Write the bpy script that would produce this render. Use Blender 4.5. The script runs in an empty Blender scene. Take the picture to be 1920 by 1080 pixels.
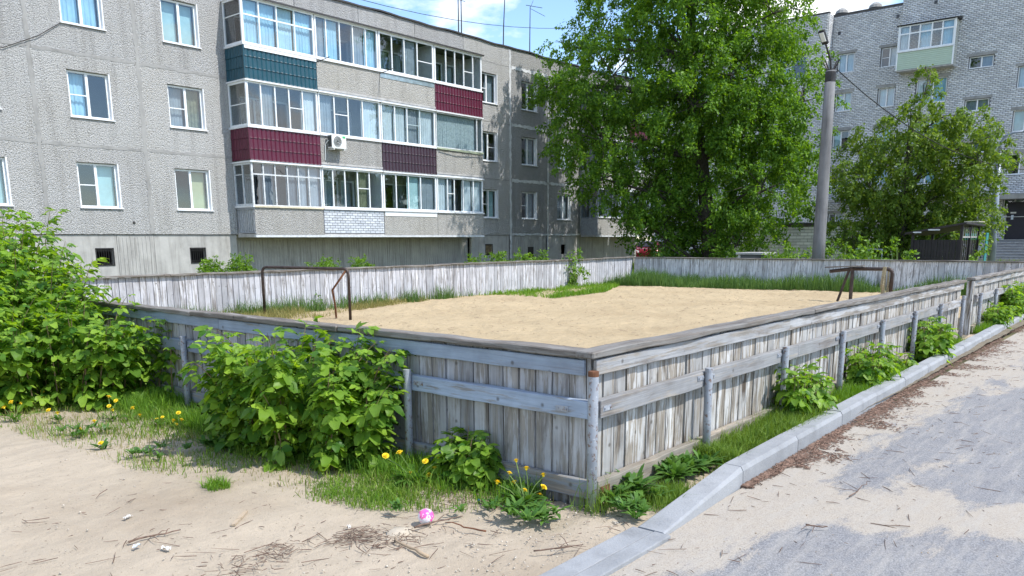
import bpy, bmesh, math, random
import numpy as np
from mathutils import Vector, Matrix

# ------------------------------------------------------------------ camera, sky, sun, exposure
sc = bpy.context.scene
col = sc.collection
random.seed(7); rng = np.random.default_rng(11)
YAW, PITCH, ROLL, FPX, CYP = 0.69953, 0.19735, -0.00509, 1480.0, 745.0
CAM = np.array([-3.83, -2.61, 1.6])
_F = np.array([math.cos(PITCH)*math.cos(YAW), math.cos(PITCH)*math.sin(YAW), -math.sin(PITCH)])
_R0 = np.array([math.sin(YAW), -math.cos(YAW), 0.0]); _U0 = np.cross(_R0, _F)
_R = math.cos(ROLL)*_R0 + math.sin(ROLL)*_U0; _U = -math.sin(ROLL)*_R0 + math.cos(ROLL)*_U0
cam = bpy.data.cameras.new('camera'); camo = bpy.data.objects.new('camera', cam); col.objects.link(camo)
M = Matrix([[_R[i], _U[i], -_F[i], CAM[i]] for i in range(3)] + [[0, 0, 0, 1]])
camo.matrix_world = M
cam.sensor_width = 36; cam.lens = 36*FPX/1920; cam.shift_y = (CYP-540)/1920
cam.clip_start = 0.05; cam.clip_end = 2000
sc.camera = camo

SUN_AZ = (0.24, -0.97); SUN_EL = math.radians(54)
w = bpy.data.worlds.new('World'); sc.world = w; w.use_nodes = True
nt = w.node_tree; nt.nodes.clear()
out = nt.nodes.new('ShaderNodeOutputWorld'); bg = nt.nodes.new('ShaderNodeBackground')
sky = nt.nodes.new('ShaderNodeTexSky'); sky.sky_type = 'NISHITA'; sky.sun_disc = False
sky.sun_elevation = SUN_EL; sky.sun_rotation = math.atan2(SUN_AZ[0], SUN_AZ[1]); sky.air_density = 1.0; sky.dust_density = 0.1; sky.ozone_density = 4.0
tc = nt.nodes.new('ShaderNodeTexCoord'); mp = nt.nodes.new('ShaderNodeMapping'); mp.inputs['Scale'].default_value = (1, 1, 2.6)
mp.inputs['Location'].default_value = (0.85, 0.40, 0.1)
nz = nt.nodes.new('ShaderNodeTexNoise'); nz.inputs['Scale'].default_value = 3.4; nz.inputs['Detail'].default_value = 8; nz.inputs['Roughness'].default_value = 0.55
rp = nt.nodes.new('ShaderNodeValToRGB'); rp.color_ramp.elements[0].position = 0.50; rp.color_ramp.elements[1].position = 0.60
mx = nt.nodes.new('ShaderNodeMix'); mx.data_type = 'RGBA'; mx.inputs[7].default_value = (6.0, 6.1, 6.2, 1)
L = nt.links.new
L(tc.outputs['Generated'], mp.inputs['Vector']); L(mp.outputs['Vector'], nz.inputs['Vector']); L(nz.outputs['Fac'], rp.inputs['Fac'])
L(rp.outputs['Color'], mx.inputs[0]); L(sky.outputs['Color'], mx.inputs[6]); L(mx.outputs[2], bg.inputs['Color'])
L(bg.outputs['Background'], out.inputs['Surface'])
bg.inputs['Strength'].default_value = 0.15
sun = bpy.data.lights.new('sun', 'SUN'); sun.energy = 2.75; sun.angle = math.radians(0.53); sun.color = (1.0, 0.965, 0.91)
suno = bpy.data.objects.new('sun', sun); col.objects.link(suno)
_sd = Vector((SUN_AZ[0]*math.cos(SUN_EL), SUN_AZ[1]*math.cos(SUN_EL), math.sin(SUN_EL)))
suno.rotation_euler = (-_sd).to_track_quat('-Z', 'Y').to_euler(); suno.location = (10, -20, 30)
sc.view_settings.view_transform = 'Standard'; sc.view_settings.look = 'None'; sc.view_settings.gamma = 1; sc.view_settings.exposure = 0.92
sc.cycles.max_bounces = 6; sc.cycles.transparent_max_bounces = 10; sc.cycles.diffuse_bounces = 3; sc.cycles.caustics_reflective = False; sc.cycles.caustics_refractive = False
sc.cycles.use_denoising = True

def at(px, py, d):
    """point at horizontal distance d metres from where the photographer stood, in the direction of a photo pixel"""
    r = _F + _R*(px-960)/FPX - _U*(py-CYP)/FPX
    return CAM + r*(d/math.hypot(r[0], r[1]))
def ground(px, py, z=0.0):
    r = _F + _R*(px-960)/FPX - _U*(py-CYP)/FPX
    return CAM + r*((z-CAM[2])/r[2])

# ------------------------------------------------------------------ materials
MAT = {}
def newmat(name):
    m = bpy.data.materials.new(name); m.use_nodes = True
    n = m.node_tree; b = n.nodes['Principled BSDF']
    MAT[name] = m
    return m, n, b, n.nodes.new, n.links.new
def _coord(n, kind='Object', rnd=True, scale=(1, 1, 1)):
    t = n.nodes.new('ShaderNodeTexCoord'); mp = n.nodes.new('ShaderNodeMapping'); mp.inputs['Scale'].default_value = scale
    if rnd:
        oi = n.nodes.new('ShaderNodeObjectInfo'); va = n.nodes.new('ShaderNodeVectorMath'); va.operation = 'MULTIPLY_ADD'
        va.inputs[1].default_value = (0, 0, 0); 
        cm = n.nodes.new('ShaderNodeCombineXYZ'); ml = n.nodes.new('ShaderNodeMath'); ml.operation = 'MULTIPLY'; ml.inputs[1].default_value = 57.0
        n.links.new(oi.outputs['Random'], ml.inputs[0])
        for i in range(3): n.links.new(ml.outputs[0], cm.inputs[i])
        ad = n.nodes.new('ShaderNodeVectorMath'); ad.operation = 'ADD'
        n.links.new(t.outputs[kind], ad.inputs[0]); n.links.new(cm.outputs[0], ad.inputs[1]); n.links.new(ad.outputs[0], mp.inputs['Vector'])
        n.nodes.remove(va)
    else:
        n.links.new(t.outputs[kind], mp.inputs['Vector'])
    return mp.outputs['Vector']
def _noise(n, vec, scale, detail=4, rough=0.55, dist=0.0):
    t = n.nodes.new('ShaderNodeTexNoise'); t.inputs['Scale'].default_value = scale; t.inputs['Detail'].default_value = detail
    t.inputs['Roughness'].default_value = rough; t.inputs['Distortion'].default_value = dist
    n.links.new(vec, t.inputs['Vector']); return t.outputs['Fac']
def _ramp(n, fac, stops):
    r = n.nodes.new('ShaderNodeValToRGB'); e = r.color_ramp.elements
    e[0].position, e[0].color = stops[0][0], tuple(stops[0][1])+(1,)
    e[1].position, e[1].color = stops[-1][0], tuple(stops[-1][1])+(1,)
    for p, c in stops[1:-1]:
        q = e.new(p); q.color = tuple(c)+(1,)
    n.links.new(fac, r.inputs['Fac']); return r.outputs['Color']
def _mix(n, fac, a, b, mode='MIX'):
    m = n.nodes.new('ShaderNodeMix'); m.data_type = 'RGBA'; m.blend_type = mode
    for k, v in ((0, fac), (6, a), (7, b)):
        if isinstance(v, (int, float)): m.inputs[k].default_value = v
        elif isinstance(v, tuple): m.inputs[k].default_value = v+(1,)
        else: n.links.new(v, m.inputs[k])
    return m.outputs[2]
def _bump(n, b, h, strength, dist):
    bp = n.nodes.new('ShaderNodeBump'); bp.inputs['Strength'].default_value = strength; bp.inputs['Distance'].default_value = dist
    n.links.new(h, bp.inputs['Height']); n.links.new(bp.outputs['Normal'], b.inputs['Normal']); return bp
def _math(n, op, a, bv=0.0):
    m = n.nodes.new('ShaderNodeMath'); m.operation = op
    for i, v in enumerate((a, bv)):
        if isinstance(v, (int, float)): m.inputs[i].default_value = v
        else: n.links.new(v, m.inputs[i])
    return m.outputs[0]
g3 = lambda v: (v, v, v)

def mat_plain(name, c, rough=0.6, metal=0.0, var=0.12, vscale=3.0, bump=0.0, bscale=60.0):
    m, n, b, N, Lk = newmat(name)
    v = _coord(n); f = _noise(n, v, vscale, 5)
    lo = tuple(x*(1-var) for x in c); hi = tuple(min(1, x*(1+var)) for x in c)
    Lk(_ramp(n, f, [(0.3, lo), (0.7, hi)]), b.inputs['Base Color'])
    b.inputs['Roughness'].default_value = rough; b.inputs['Metallic'].default_value = metal
    if bump: _bump(n, b, _noise(n, v, bscale, 4), bump, 0.01)
    return m

def mat_pebble(name, base, dark, warm):
    m, n, b, N, Lk = newmat(name); v = _coord(n, rnd=False)
    vo = N('ShaderNodeTexVoronoi'); vo.inputs['Scale'].default_value = 30; Lk(v, vo.inputs['Vector'])
    nz2 = _noise(n, v, 30, 3, 0.75)
    c1 = _ramp(n, nz2, [(0.33, dark), (0.46, base), (0.62, tuple(x*1.22 for x in base)), (0.78, tuple(min(.8, x*1.5) for x in base))])
    c2 = _mix(n, _ramp(n, _noise(n, v, 0.55, 5, 0.6), [(0.38, g3(0)), (0.7, g3(0.55))]), c1, warm, 'MULTIPLY')
    st = _coord(n, rnd=False, scale=(2.2, 1, 0.14)); streak = _noise(n, st, 1.5, 5, 0.6)
    c3 = _mix(n, _ramp(n, streak, [(0.50, g3(0)), (0.78, g3(0.5))]), c2, (0.45, 0.44, 0.43), 'MULTIPLY')
    oi = N('ShaderNodeObjectInfo'); c3 = _mix(n, 1.0, c3, _ramp(n, oi.outputs['Random'], [(0, (0.86, 0.86, 0.87)), (1, (1.05, 1.04, 1.02))]), 'MULTIPLY')
    Lk(c3, b.inputs['Base Color']); b.inputs['Roughness'].default_value = 0.92
    h = _math(n, 'ADD', _math(n, 'MULTIPLY', vo.outputs['Distance'], -1.0), nz2)
    _bump(n, b, h, 0.8, 0.035); return m

def mat_concrete(name, c, stain=0.5, bump=0.25):
    m, n, b, N, Lk = newmat(name); v = _coord(n)
    f = _noise(n, v, 2.0, 8, 0.62); st = _coord(n, scale=(3, 3, 0.25)); s = _noise(n, st, 2.0, 6, 0.6)
    a = _ramp(n, f, [(0.3, tuple(x*0.78 for x in c)), (0.5, c), (0.72, tuple(x*1.16 for x in c))])
    a = _mix(n, _ramp(n, s, [(0.48, g3(0)), (0.75, g3(stain))]), a, (0.38, 0.37, 0.35), 'MULTIPLY')
    a = _mix(n, _ramp(n, _noise(n, v, 90, 3), [(0.55, g3(0)), (0.8, g3(0.35))]), a, (0.5, 0.5, 0.5), 'MULTIPLY')
    Lk(a, b.inputs['Base Color']); b.inputs['Roughness'].default_value = 0.9
    _bump(n, b, _noise(n, v, 70, 6, 0.7), bump, 0.01); return m

def mat_wood(name, axis, paint, wood, stain, keep, stainamt, grime=0.3):
    """weathered painted board: grain runs along one object axis, paint worn off in streaks"""
    m, n, b, N, Lk = newmat(name)
    sg = [38, 38, 38]; sg[axis] = 1.1; ss = [11, 11, 11]; ss[axis] = 1.3; sb = [26, 26, 26]; sb[axis] = 2.4
    vg = _coord(n, scale=tuple(sg)); vs = _coord(n, scale=tuple(ss)); vb = _coord(n, scale=tuple(sb)); vv = _coord(n)
    grain = _noise(n, vg, 1.6, 6, 0.65, 0.4); worn = _noise(n, vb, 1.0, 6, 0.68, 0.3); dirt = _noise(n, vs, 1.0, 5, 0.6, 0.6)
    wc = _ramp(n, grain, [(0.3, tuple(x*0.55 for x in wood)), (0.5, wood), (0.72, tuple(x*1.3 for x in wood))])
    oi = N('ShaderNodeObjectInfo')
    tint = _ramp(n, oi.outputs['Random'], [(0.0, g3(0.62)), (0.5, g3(0.93)), (1.0, g3(1.12))])
    pc = _mix(n, 1.0, _ramp(n, grain, [(0.25, tuple(x*0.72 for x in paint)), (0.6, paint)]), tint, 'MULTIPLY')
    msk = _ramp(n, _math(n, 'ADD', worn, _math(n, 'MULTIPLY', _math(n, 'SUBTRACT', oi.outputs['Random'], 0.5), 0.12)), [(keep-0.03, g3(0)), (keep+0.05, g3(1))])
    c = _mix(n, msk, pc, wc)
    c = _mix(n, _ramp(n, dirt, [(0.54, g3(0)), (0.66, g3(stainamt))]), c, stain)
    c = _mix(n, _ramp(n, _noise(n, vv, 5.0, 5), [(0.4, g3(0)), (0.75, g3(grime))]), c, (0.42, 0.40, 0.38), 'MULTIPLY')
    # knots and nail heads
    kv = _coord(n, scale=(7, 7, 7)); vo = N('ShaderNodeTexVoronoi'); vo.inputs['Scale'].default_value = 1.0; Lk(kv, vo.inputs['Vector'])
    c = _mix(n, _ramp(n, vo.outputs['Distance'], [(0.05, g3(0.8)), (0.13, g3(0))]), c, tuple(x*0.3 for x in wood))
    Lk(c, b.inputs['Base Color']); b.inputs['Roughness'].default_value = 0.85
    _bump(n, b, grain, 0.55, 0.006); return m

def mat_ground(name, c, c2, speck, big=0.8, bump=0.5, ripple=0.0):
    m, n, b, N, Lk = newmat(name); v = _coord(n, rnd=False)
    a = _ramp(n, _noise(n, v, big, 7, 0.6), [(0.32, c2), (0.52, c), (0.75, tuple(min(1, x*1.14) for x in c))])
    a = _mix(n, _ramp(n, _noise(n, v, 7, 6, 0.65), [(0.5, g3(0)), (0.72, g3(0.4))]), a, tuple(x*0.72 for x in c))
    trk = N('ShaderNodeMapping'); Lk(v, trk.inputs['Vector']); trk.inputs['Rotation'].default_value = (0, 0, 0.75); trk.inputs['Scale'].default_value = (0.5, 5.0, 1)
    a = _mix(n, _ramp(n, _noise(n, trk.outputs['Vector'], 1.6, 6, 0.6), [(0.5, g3(0)), (0.7, g3(0.5))]), a, tuple(x*0.74 for x in c))
    a = _mix(n, _ramp(n, _noise(n, v, 160, 3, 0.6), [(0.56, g3(0)), (0.72, g3(0.6))]), a, speck)
    a = _mix(n, _ramp(n, _noise(n, v, 48, 3, 0.5), [(0.67, g3(0)), (0.71, g3(0.8))]), a, tuple(x*0.6 for x in speck))
    Lk(a, b.inputs['Base Color']); b.inputs['Roughness'].default_value = 0.95
    h = _math(n, 'ADD', _noise(n, v, 14, 8, 0.68), _math(n, 'MULTIPLY', _noise(n, v, 110, 4, 0.6), 0.35))
    _bump(n, b, h, bump, 0.035); return m

def mat_leaf(name, c_lo, c_hi, trans=0.45, rough=0.45):
    m, n, b, N, Lk = newmat(name)
    geo = N('ShaderNodeNewGeometry'); oi = N('ShaderNodeObjectInfo')
    r = _math(n, 'FRACT', _math(n, 'ADD', geo.outputs['Random Per Island'], oi.outputs['Random']))
    c = _ramp(n, r, [(0.0, c_lo), (0.55, tuple((a+d)/2 for a, d in zip(c_lo, c_hi))), (1.0, c_hi)])
    v = _coord(n, rnd=False); c = _mix(n, _ramp(n, _noise(n, v, 1.3, 3), [(0.35, g3(0)), (0.7, g3(0.45))]), c, (0.75, 0.82, 0.6), 'MULTIPLY')
    Lk(c, b.inputs['Base Color']); b.inputs['Roughness'].default_value = rough; b.inputs['Specular IOR Level'].default_value = 0.35
    tr = N('ShaderNodeBsdfTranslucent'); hs = N('ShaderNodeHueSaturation'); hs.inputs['Value'].default_value = 1.55; hs.inputs['Saturation'].default_value = 1.1; hs.inputs['Hue'].default_value = 0.485
    Lk(c, hs.inputs['Color']); Lk(hs.outputs['Color'], tr.inputs['Color'])
    ms = N('ShaderNodeMixShader'); ms.inputs['Fac'].default_value = trans
    Lk(b.outputs[0], ms.inputs[1]); Lk(tr.outputs[0], ms.inputs[2]); Lk(ms.outputs[0], n.nodes['Material Output'].inputs['Surface'])
    return m

def mat_glass(name, tint=(0.80, 0.88, 0.90), ior=1.6):
    m, n, b, N, Lk = newmat(name); n.nodes.remove(b)
    t = N('ShaderNodeBsdfTransparent'); t.inputs['Color'].default_value = tint+(1,)
    g = N('ShaderNodeBsdfGlossy'); g.inputs['Roughness'].default_value = 0.015; g.inputs['Color'].default_value = (0.95, 0.97, 1, 1)
    geo = N('ShaderNodeNewGeometry'); dt = N('ShaderNodeVectorMath'); dt.operation = 'DOT_PRODUCT'; Lk(geo.outputs['Normal'], dt.inputs[0]); Lk(geo.outputs['Incoming'], dt.inputs[1])
    f0 = 2.0*((ior-1)/(ior+1))**2; sch = _math(n, 'POWER', _math(n, 'SUBTRACT', 1.0, _math(n, 'ABSOLUTE', dt.outputs['Value'])), 4.0)
    fac_ = _math(n, 'MULTIPLY_ADD', sch, 1-f0); fac_.node.inputs[2].default_value = f0
    v = _coord(n); bp = N('ShaderNodeBump'); bp.inputs['Strength'].default_value = 0.06; bp.inputs['Distance'].default_value = 0.03
    Lk(_noise(n, v, 1.6, 2), bp.inputs['Height']); Lk(bp.outputs['Normal'], g.inputs['Normal'])
    ms = N('ShaderNodeMixShader'); Lk(fac_, ms.inputs[0]); Lk(t.outputs[0], ms.inputs[1]); Lk(g.outputs[0], ms.inputs[2])
    Lk(ms.outputs[0], n.nodes['Material Output'].inputs['Surface']); return m

mat_pebble('pebble', (0.42, 0.42, 0.418), (0.075, 0.075, 0.078), (0.86, 0.83, 0.78))
mat_pebble('pebble_grey', (0.35, 0.35, 0.35), (0.09, 0.09, 0.09), (0.8, 0.78, 0.74))
mat_pebble('parapet_stone', (0.42, 0.41, 0.39), (0.2, 0.195, 0.19), (0.85, 0.83, 0.78))
mat_concrete('plinth', (0.40, 0.39, 0.37), 0.6); mat_concrete('plinth_rib', (0.40, 0.39, 0.37), 0.8); mat_concrete('joint', (0.31, 0.305, 0.295), 0.3)
mat_concrete('whitewash', (0.60, 0.61, 0.62), 0.35); mat_concrete('slab', (0.45, 0.44, 0.43), 0.6); mat_concrete('kerb', (0.305, 0.315, 0.33), 0.35, 0.6)
mat_concrete('pole_concrete', (0.19, 0.19, 0.195), 0.8, 0.6); mat_concrete('stair_concrete', (0.33, 0.33, 0.34), 0.5)
mat_plain('pvc', (0.80, 0.82, 0.84), 0.4, var=0.04); mat_plain('sill_white', (0.74, 0.75, 0.77), 0.45, var=0.08); mat_plain('old_white', (0.58, 0.60, 0.62), 0.7, var=0.2, vscale=8)
mat_plain('old_yellow', (0.62, 0.56, 0.42), 0.7, var=0.2); mat_plain('room', (0.085, 0.09, 0.10), 0.9, var=0.4, vscale=0.8); mat_plain('old_green', (0.30, 0.34, 0.24), 0.8, var=0.3)
mat_plain('curtain_white', (0.66, 0.70, 0.74), 0.9, var=0.1); mat_plain('curtain_blue', (0.40, 0.62, 0.76), 0.9, var=0.12); mat_plain('curtain_cyan', (0.42, 0.60, 0.62), 0.9, var=0.1)
mat_plain('curtain_lace', (0.42, 0.47, 0.49), 0.9, var=0.25, vscale=14); mat_plain('curtain_yellow', (0.50, 0.49, 0.30), 0.9, var=0.08); mat_plain('curtain_olive', (0.20, 0.20, 0.13), 0.9, var=0.3, vscale=6); mat_plain('curtain_grey', (0.30, 0.33, 0.37), 0.9, var=0.15)
mat_plain('tile_teal', (0.009, 0.062, 0.09), 0.42, var=0.15); mat_plain('tile_maroon', (0.085, 0.007, 0.026), 0.42, var=0.15); mat_plain('tile_plum', (0.040, 0.020, 0.032), 0.45, var=0.15)
mat_plain('zinc', (0.45, 0.55, 0.62), 0.35, 0.6, var=0.25, vscale=5); mat_plain('bitumen', (0.02, 0.02, 0.022), 0.7, var=0.4); mat_plain('roof_edge', (0.07, 0.065, 0.065), 0.5, 0.3)
mat_plain('black_metal', (0.035, 0.032, 0.032), 0.5, 0.4, var=0.4, vscale=9); mat_plain('goal_metal', (0.060, 0.042, 0.036), 0.55, 0.3, var=0.45, vscale=14, bump=0.3)
mat_plain('rust', (0.16, 0.065, 0.03), 0.85, var=0.5, vscale=12, bump=0.4); mat_plain('steel_blue', (0.24, 0.28, 0.33), 0.45, 0.25, var=0.18); mat_plain('siding_green', (0.46, 0.56, 0.44), 0.5, var=0.05)
mat_plain('siding_cream', (0.66, 0.66, 0.58), 0.5, var=0.06); mat_plain('plastic_white', (0.72, 0.73, 0.72), 0.4, var=0.05); mat_plain('ac_dark', (0.05, 0.06, 0.06), 0.5); mat_plain('sticker_green', (0.05, 0.45, 0.16), 0.5)
mat_plain('shed_brown', (0.016, 0.011, 0.012), 0.6, 0.0, var=0.4, vscale=4); mat_plain('teal_panel', (0.02, 0.20, 0.20), 0.5); mat_plain('door_dark', (0.022, 0.020, 0.030), 0.5, 0.2)
mat_plain('car_red', (0.22, 0.015, 0.03), 0.25, 0.2, var=0.03); mat_plain('tyre', (0.02, 0.02, 0.02), 0.8); mat_plain('bench_green', (0.20, 0.42, 0.26), 0.6)
mat_plain('bark', (0.075, 0.065, 0.055), 0.95, var=0.5, vscale=9, bump=0.8, bscale=25); mat_plain('cane', (0.22, 0.16, 0.09), 0.8, var=0.3); mat_plain('green_stem', (0.16, 0.24, 0.06), 0.7, var=0.2)
mat_plain('twig', (0.15, 0.098, 0.072), 0.95, var=0.5, vscale=30); mat_plain('litter', (0.21, 0.135, 0.10), 0.95, var=0.6, vscale=25); mat_plain('twig_pale', (0.36, 0.27, 0.18), 0.9, var=0.3, vscale=10); mat_plain('paper_white', (0.62, 0.61, 0.58), 0.8)
mat_plain('dandelion', (0.85, 0.62, 0.02), 0.8, var=0.15, vscale=40); mat_plain('rope', (0.36, 0.31, 0.20), 0.95, var=0.4, vscale=40, bump=0.6); mat_plain('chalk', (0.43, 0.375, 0.295), 0.95, var=0.1, bump=0.5)
mat_plain('pebble_pale', (0.46, 0.41, 0.34), 0.9, var=0.35, vscale=60); mat_plain('bottle_blue', (0.03, 0.18, 0.55), 0.4); mat_plain('plaque', (0.6, 0.68, 0.78), 0.5); mat_plain('rust_panel', (0.30, 0.22, 0.12), 0.8, var=0.4, vscale=8)
mat_leaf('leaf_rasp', (0.060, 0.165, 0.022), (0.315, 0.490, 0.060), 0.48); mat_leaf('leaf_weed', (0.060, 0.155, 0.030), (0.14, 0.265, 0.05), 0.35)
mat_leaf('leaf_tree', (0.060, 0.150, 0.018), (0.205, 0.365, 0.042), 0.46); mat_leaf('leaf_tree_olive', (0.080, 0.160, 0.022), (0.215, 0.310, 0.045), 0.44)
mat_leaf('leaf_shrub', (0.085, 0.190, 0.022), (0.23, 0.38, 0.045), 0.4); mat_leaf('grass', (0.085, 0.175, 0.022), (0.240, 0.350, 0.055), 0.35, 0.6); mat_leaf('grass_dry', (0.20, 0.20, 0.06), (0.38, 0.33, 0.13), 0.3, 0.7)
mat_leaf('grass_lush', (0.075, 0.185, 0.020), (0.22, 0.385, 0.04), 0.4, 0.55)
mat_leaf('grass_tall', (0.055, 0.130, 0.030), (0.150, 0.255, 0.060), 0.35, 0.6)
mat_leaf('leaf_dandelion', (0.045, 0.125, 0.018), (0.10, 0.21, 0.03), 0.35)
mat_ground('sand_yard', (0.425, 0.355, 0.27), (0.315, 0.25, 0.18), (0.24, 0.19, 0.13), 0.7, 0.5); mat_ground('sand_field', (0.49, 0.38, 0.23), (0.43, 0.325, 0.19), (0.30, 0.225, 0.135), 0.5, 1.0)
mat_ground('soil', (0.20, 0.165, 0.115), (0.12, 0.10, 0.07), (0.42, 0.37, 0.29), 2.5, 0.8); mat_ground('far_ground', (0.20, 0.19, 0.10), (0.10, 0.13, 0.05), (0.3, 0.27, 0.2), 0.35, 0.6)
WOODW = (0.62, 0.62, 0.63)
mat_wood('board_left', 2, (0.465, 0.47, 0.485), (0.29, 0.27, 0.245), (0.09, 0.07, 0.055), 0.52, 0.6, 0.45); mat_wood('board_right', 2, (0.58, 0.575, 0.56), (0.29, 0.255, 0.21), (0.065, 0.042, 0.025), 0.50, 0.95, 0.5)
mat_wood('board_inner', 2, (0.63, 0.63, 0.665), (0.33, 0.315, 0.31), (0.13, 0.11, 0.10), 0.55, 0.6, 0.35)
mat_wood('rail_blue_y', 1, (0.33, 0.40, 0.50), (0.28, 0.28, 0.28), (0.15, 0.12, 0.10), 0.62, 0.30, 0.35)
mat_wood('rail_grey_x', 0, (0.45, 0.455, 0.465), (0.30, 0.275, 0.245), (0.12, 0.09, 0.065), 0.51, 0.6, 0.4)
mat_wood('cap_x', 0, (0.31, 0.295, 0.275), (0.165, 0.145, 0.125), (0.07, 0.055, 0.045), 0.45, 0.5, 0.3); mat_wood('cap_y', 1, (0.31, 0.295, 0.275), (0.165, 0.145, 0.125), (0.07, 0.055, 0.045), 0.45, 0.5, 0.3)
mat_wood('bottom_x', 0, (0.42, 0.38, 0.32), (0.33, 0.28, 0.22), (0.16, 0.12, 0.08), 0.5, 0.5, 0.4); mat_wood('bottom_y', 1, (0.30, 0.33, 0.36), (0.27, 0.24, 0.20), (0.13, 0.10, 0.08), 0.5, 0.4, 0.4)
mat_wood('board_inner_bright', 2, (0.78, 0.78, 0.80), (0.36, 0.345, 0.34), (0.14, 0.12, 0.11), 0.57, 0.55, 0.3)  # white paint, brightened in the colour to make up for the end fence's shade
mat_wood('plank', 0, (0.45, 0.36, 0.26), (0.42, 0.33, 0.23), (0.2, 0.15, 0.1), 0.5, 0.3)

def _special():
    # galvanised post: blue grey paint with rust freckles
    m, n, b, N, Lk = newmat('post'); v = _coord(n)
    c = _ramp(n, _noise(n, v, 6, 5), [(0.3, (0.26, 0.285, 0.325)), (0.7, (0.38, 0.405, 0.445))])
    c = _mix(n, _ramp(n, _noise(n, v, 34, 5, 0.6), [(0.55, g3(0)), (0.64, g3(0.85))]), c, (0.17, 0.095, 0.06))
    c = _mix(n, _ramp(n, _noise(n, v, 60, 3), [(0.62, g3(0)), (0.70, g3(0.6))]), c, (0.62, 0.64, 0.66))
    Lk(c, b.inputs['Base Color']); b.inputs['Roughness'].default_value = 0.55; b.inputs['Metallic'].default_value = 0.15
    _bump(n, b, _noise(n, v, 40, 5), 0.3, 0.004)
    # asphalt drifted over with pale sand in patches
    m, n, b, N, Lk = newmat('asphalt'); v = _coord(n, rnd=False)
    sp = _noise(n, v, 120, 4, 0.75)
    asp = _ramp(n, sp, [(0.3, (0.10, 0.10, 0.108)), (0.5, (0.225, 0.226, 0.236)), (0.72, (0.43, 0.425, 0.415))])
    asp = _mix(n, _ramp(n, _noise(n, v, 1.6, 6), [(0.35, g3(0)), (0.7, g3(0.5))]), asp, (0.75, 0.75, 0.78), 'MULTIPLY')
    snd = _ramp(n, _noise(n, v, 120, 4, 0.65), [(0.28, (0.20, 0.17, 0.135)), (0.42, (0.385, 0.335, 0.275)), (0.75, (0.47, 0.42, 0.35))])
    st = N('ShaderNodeMapping'); Lk(v, st.inputs['Vector']); st.inputs['Rotation'].default_value = (0, 0, 0.88); st.inputs['Scale'].default_value = (0.75, 1.9, 1)
    big = _noise(n, st.outputs['Vector'], 0.95, 12, 0.72, 0.3)
    sep = N('ShaderNodeSeparateXYZ'); Lk(v, sep.inputs[0])
    def smooth(src, a_, b_, hi):
        q = N('ShaderNodeMapRange'); q.interpolation_type = 'SMOOTHSTEP'; q.inputs[1].default_value = a_; q.inputs[2].default_value = b_; q.inputs[3].default_value = 0; q.inputs[4].default_value = hi; Lk(src, q.inputs[0]); return q.outputs[0]
    dl = _math(n, 'ADD', _math(n, 'ADD', _math(n, 'MULTIPLY', sep.outputs[0], 0.876), _math(n, 'MULTIPLY', sep.outputs[1], 0.48)), -0.266)
    tongue = smooth(_math(n, 'ABSOLUTE', dl), 0.62, 0.05, 0.62)          # sand washed across the road from the yard
    tot = _math(n, 'ADD', _math(n, 'ADD', tongue, smooth(sep.outputs[0], 4.0, 7.5, 0.5)), _math(n, 'ADD', smooth(sep.outputs[1], -1.25, -0.62, 0.72), _math(n, 'MULTIPLY', _math(n, 'SUBTRACT', big, 0.5), 2.6)))
    fac = _ramp(n, _math(n, 'ADD', tot, _math(n, 'MULTIPLY', _math(n, 'SUBTRACT', sp, 0.5), 0.5)), [(0.24, g3(0)), (0.42, g3(0.92))])
    fac = _mix(n, _ramp(n, _noise(n, v, 9, 6, 0.7), [(0.42, g3(0)), (0.66, g3(0.55))]), fac, _mix(n, 0.5, fac, g3(0.5)))
    c = _mix(n, fac, asp, snd)
    thin = _noise(n, _coord(n, rnd=False, scale=(0.9, 7, 1)), 1.7, 6, 0.7)
    c = _mix(n, _ramp(n, thin, [(0.46, g3(0)), (0.72, g3(0.6))]), c, (0.40, 0.375, 0.34))
    Lk(c, b.inputs['Base Color']); b.inputs['Roughness'].default_value = 0.9; b.inputs['Specular IOR Level'].default_value = 0.3
    _bump(n, b, _math(n, 'ADD', sp, _math(n, 'MULTIPLY', _noise(n, v, 20, 6), 0.8)), 0.45, 0.012)
    # white silicate brick, each a little different
    for nm, lo, hi in (('brick_white', (0.56, 0.565, 0.58), (0.78, 0.785, 0.79)), ('brick_bluish', (0.50, 0.53, 0.58), (0.66, 0.69, 0.74))):
        m, n, b, N, Lk = newmat(nm); geo = N('ShaderNodeNewGeometry'); oi = N('ShaderNodeObjectInfo'); v = _coord(n, rnd=False)
        r = _math(n, 'FRACT', _math(n, 'ADD', geo.outputs['Random Per Island'], oi.outputs['Random']))
        c = _ramp(n, r, [(0, lo), (0.6, tuple((a*0.4+d*0.6) for a, d in zip(lo, hi))), (1, hi)])
        c = _mix(n, _ramp(n, _noise(n, v, 0.5, 6), [(0.4, g3(0)), (0.75, g3(0.5))]), c, (0.72, 0.72, 0.72), 'MULTIPLY')
        Lk(c, b.inputs['Base Color']); b.inputs['Roughness'].default_value = 0.9
        _bump(n, b, _noise(n, v, 60, 4), 0.3, 0.01)
    mat_plain('mortar_dark', (0.155, 0.158, 0.175), 0.95, var=0.3); mat_plain('mortar_pale', (0.20, 0.20, 0.22), 0.95, var=0.2)
    # plastic ball, white with pink splashes
    m, n, b, N, Lk = newmat('ball'); v = _coord(n, rnd=False)
    sep = N('ShaderNodeSeparateXYZ'); Lk(v, sep.inputs[0])
    band = _math(n, 'ADD', _math(n, 'MULTIPLY', sep.outputs[2], 6.0), _noise(n, v, 22, 3))
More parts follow.
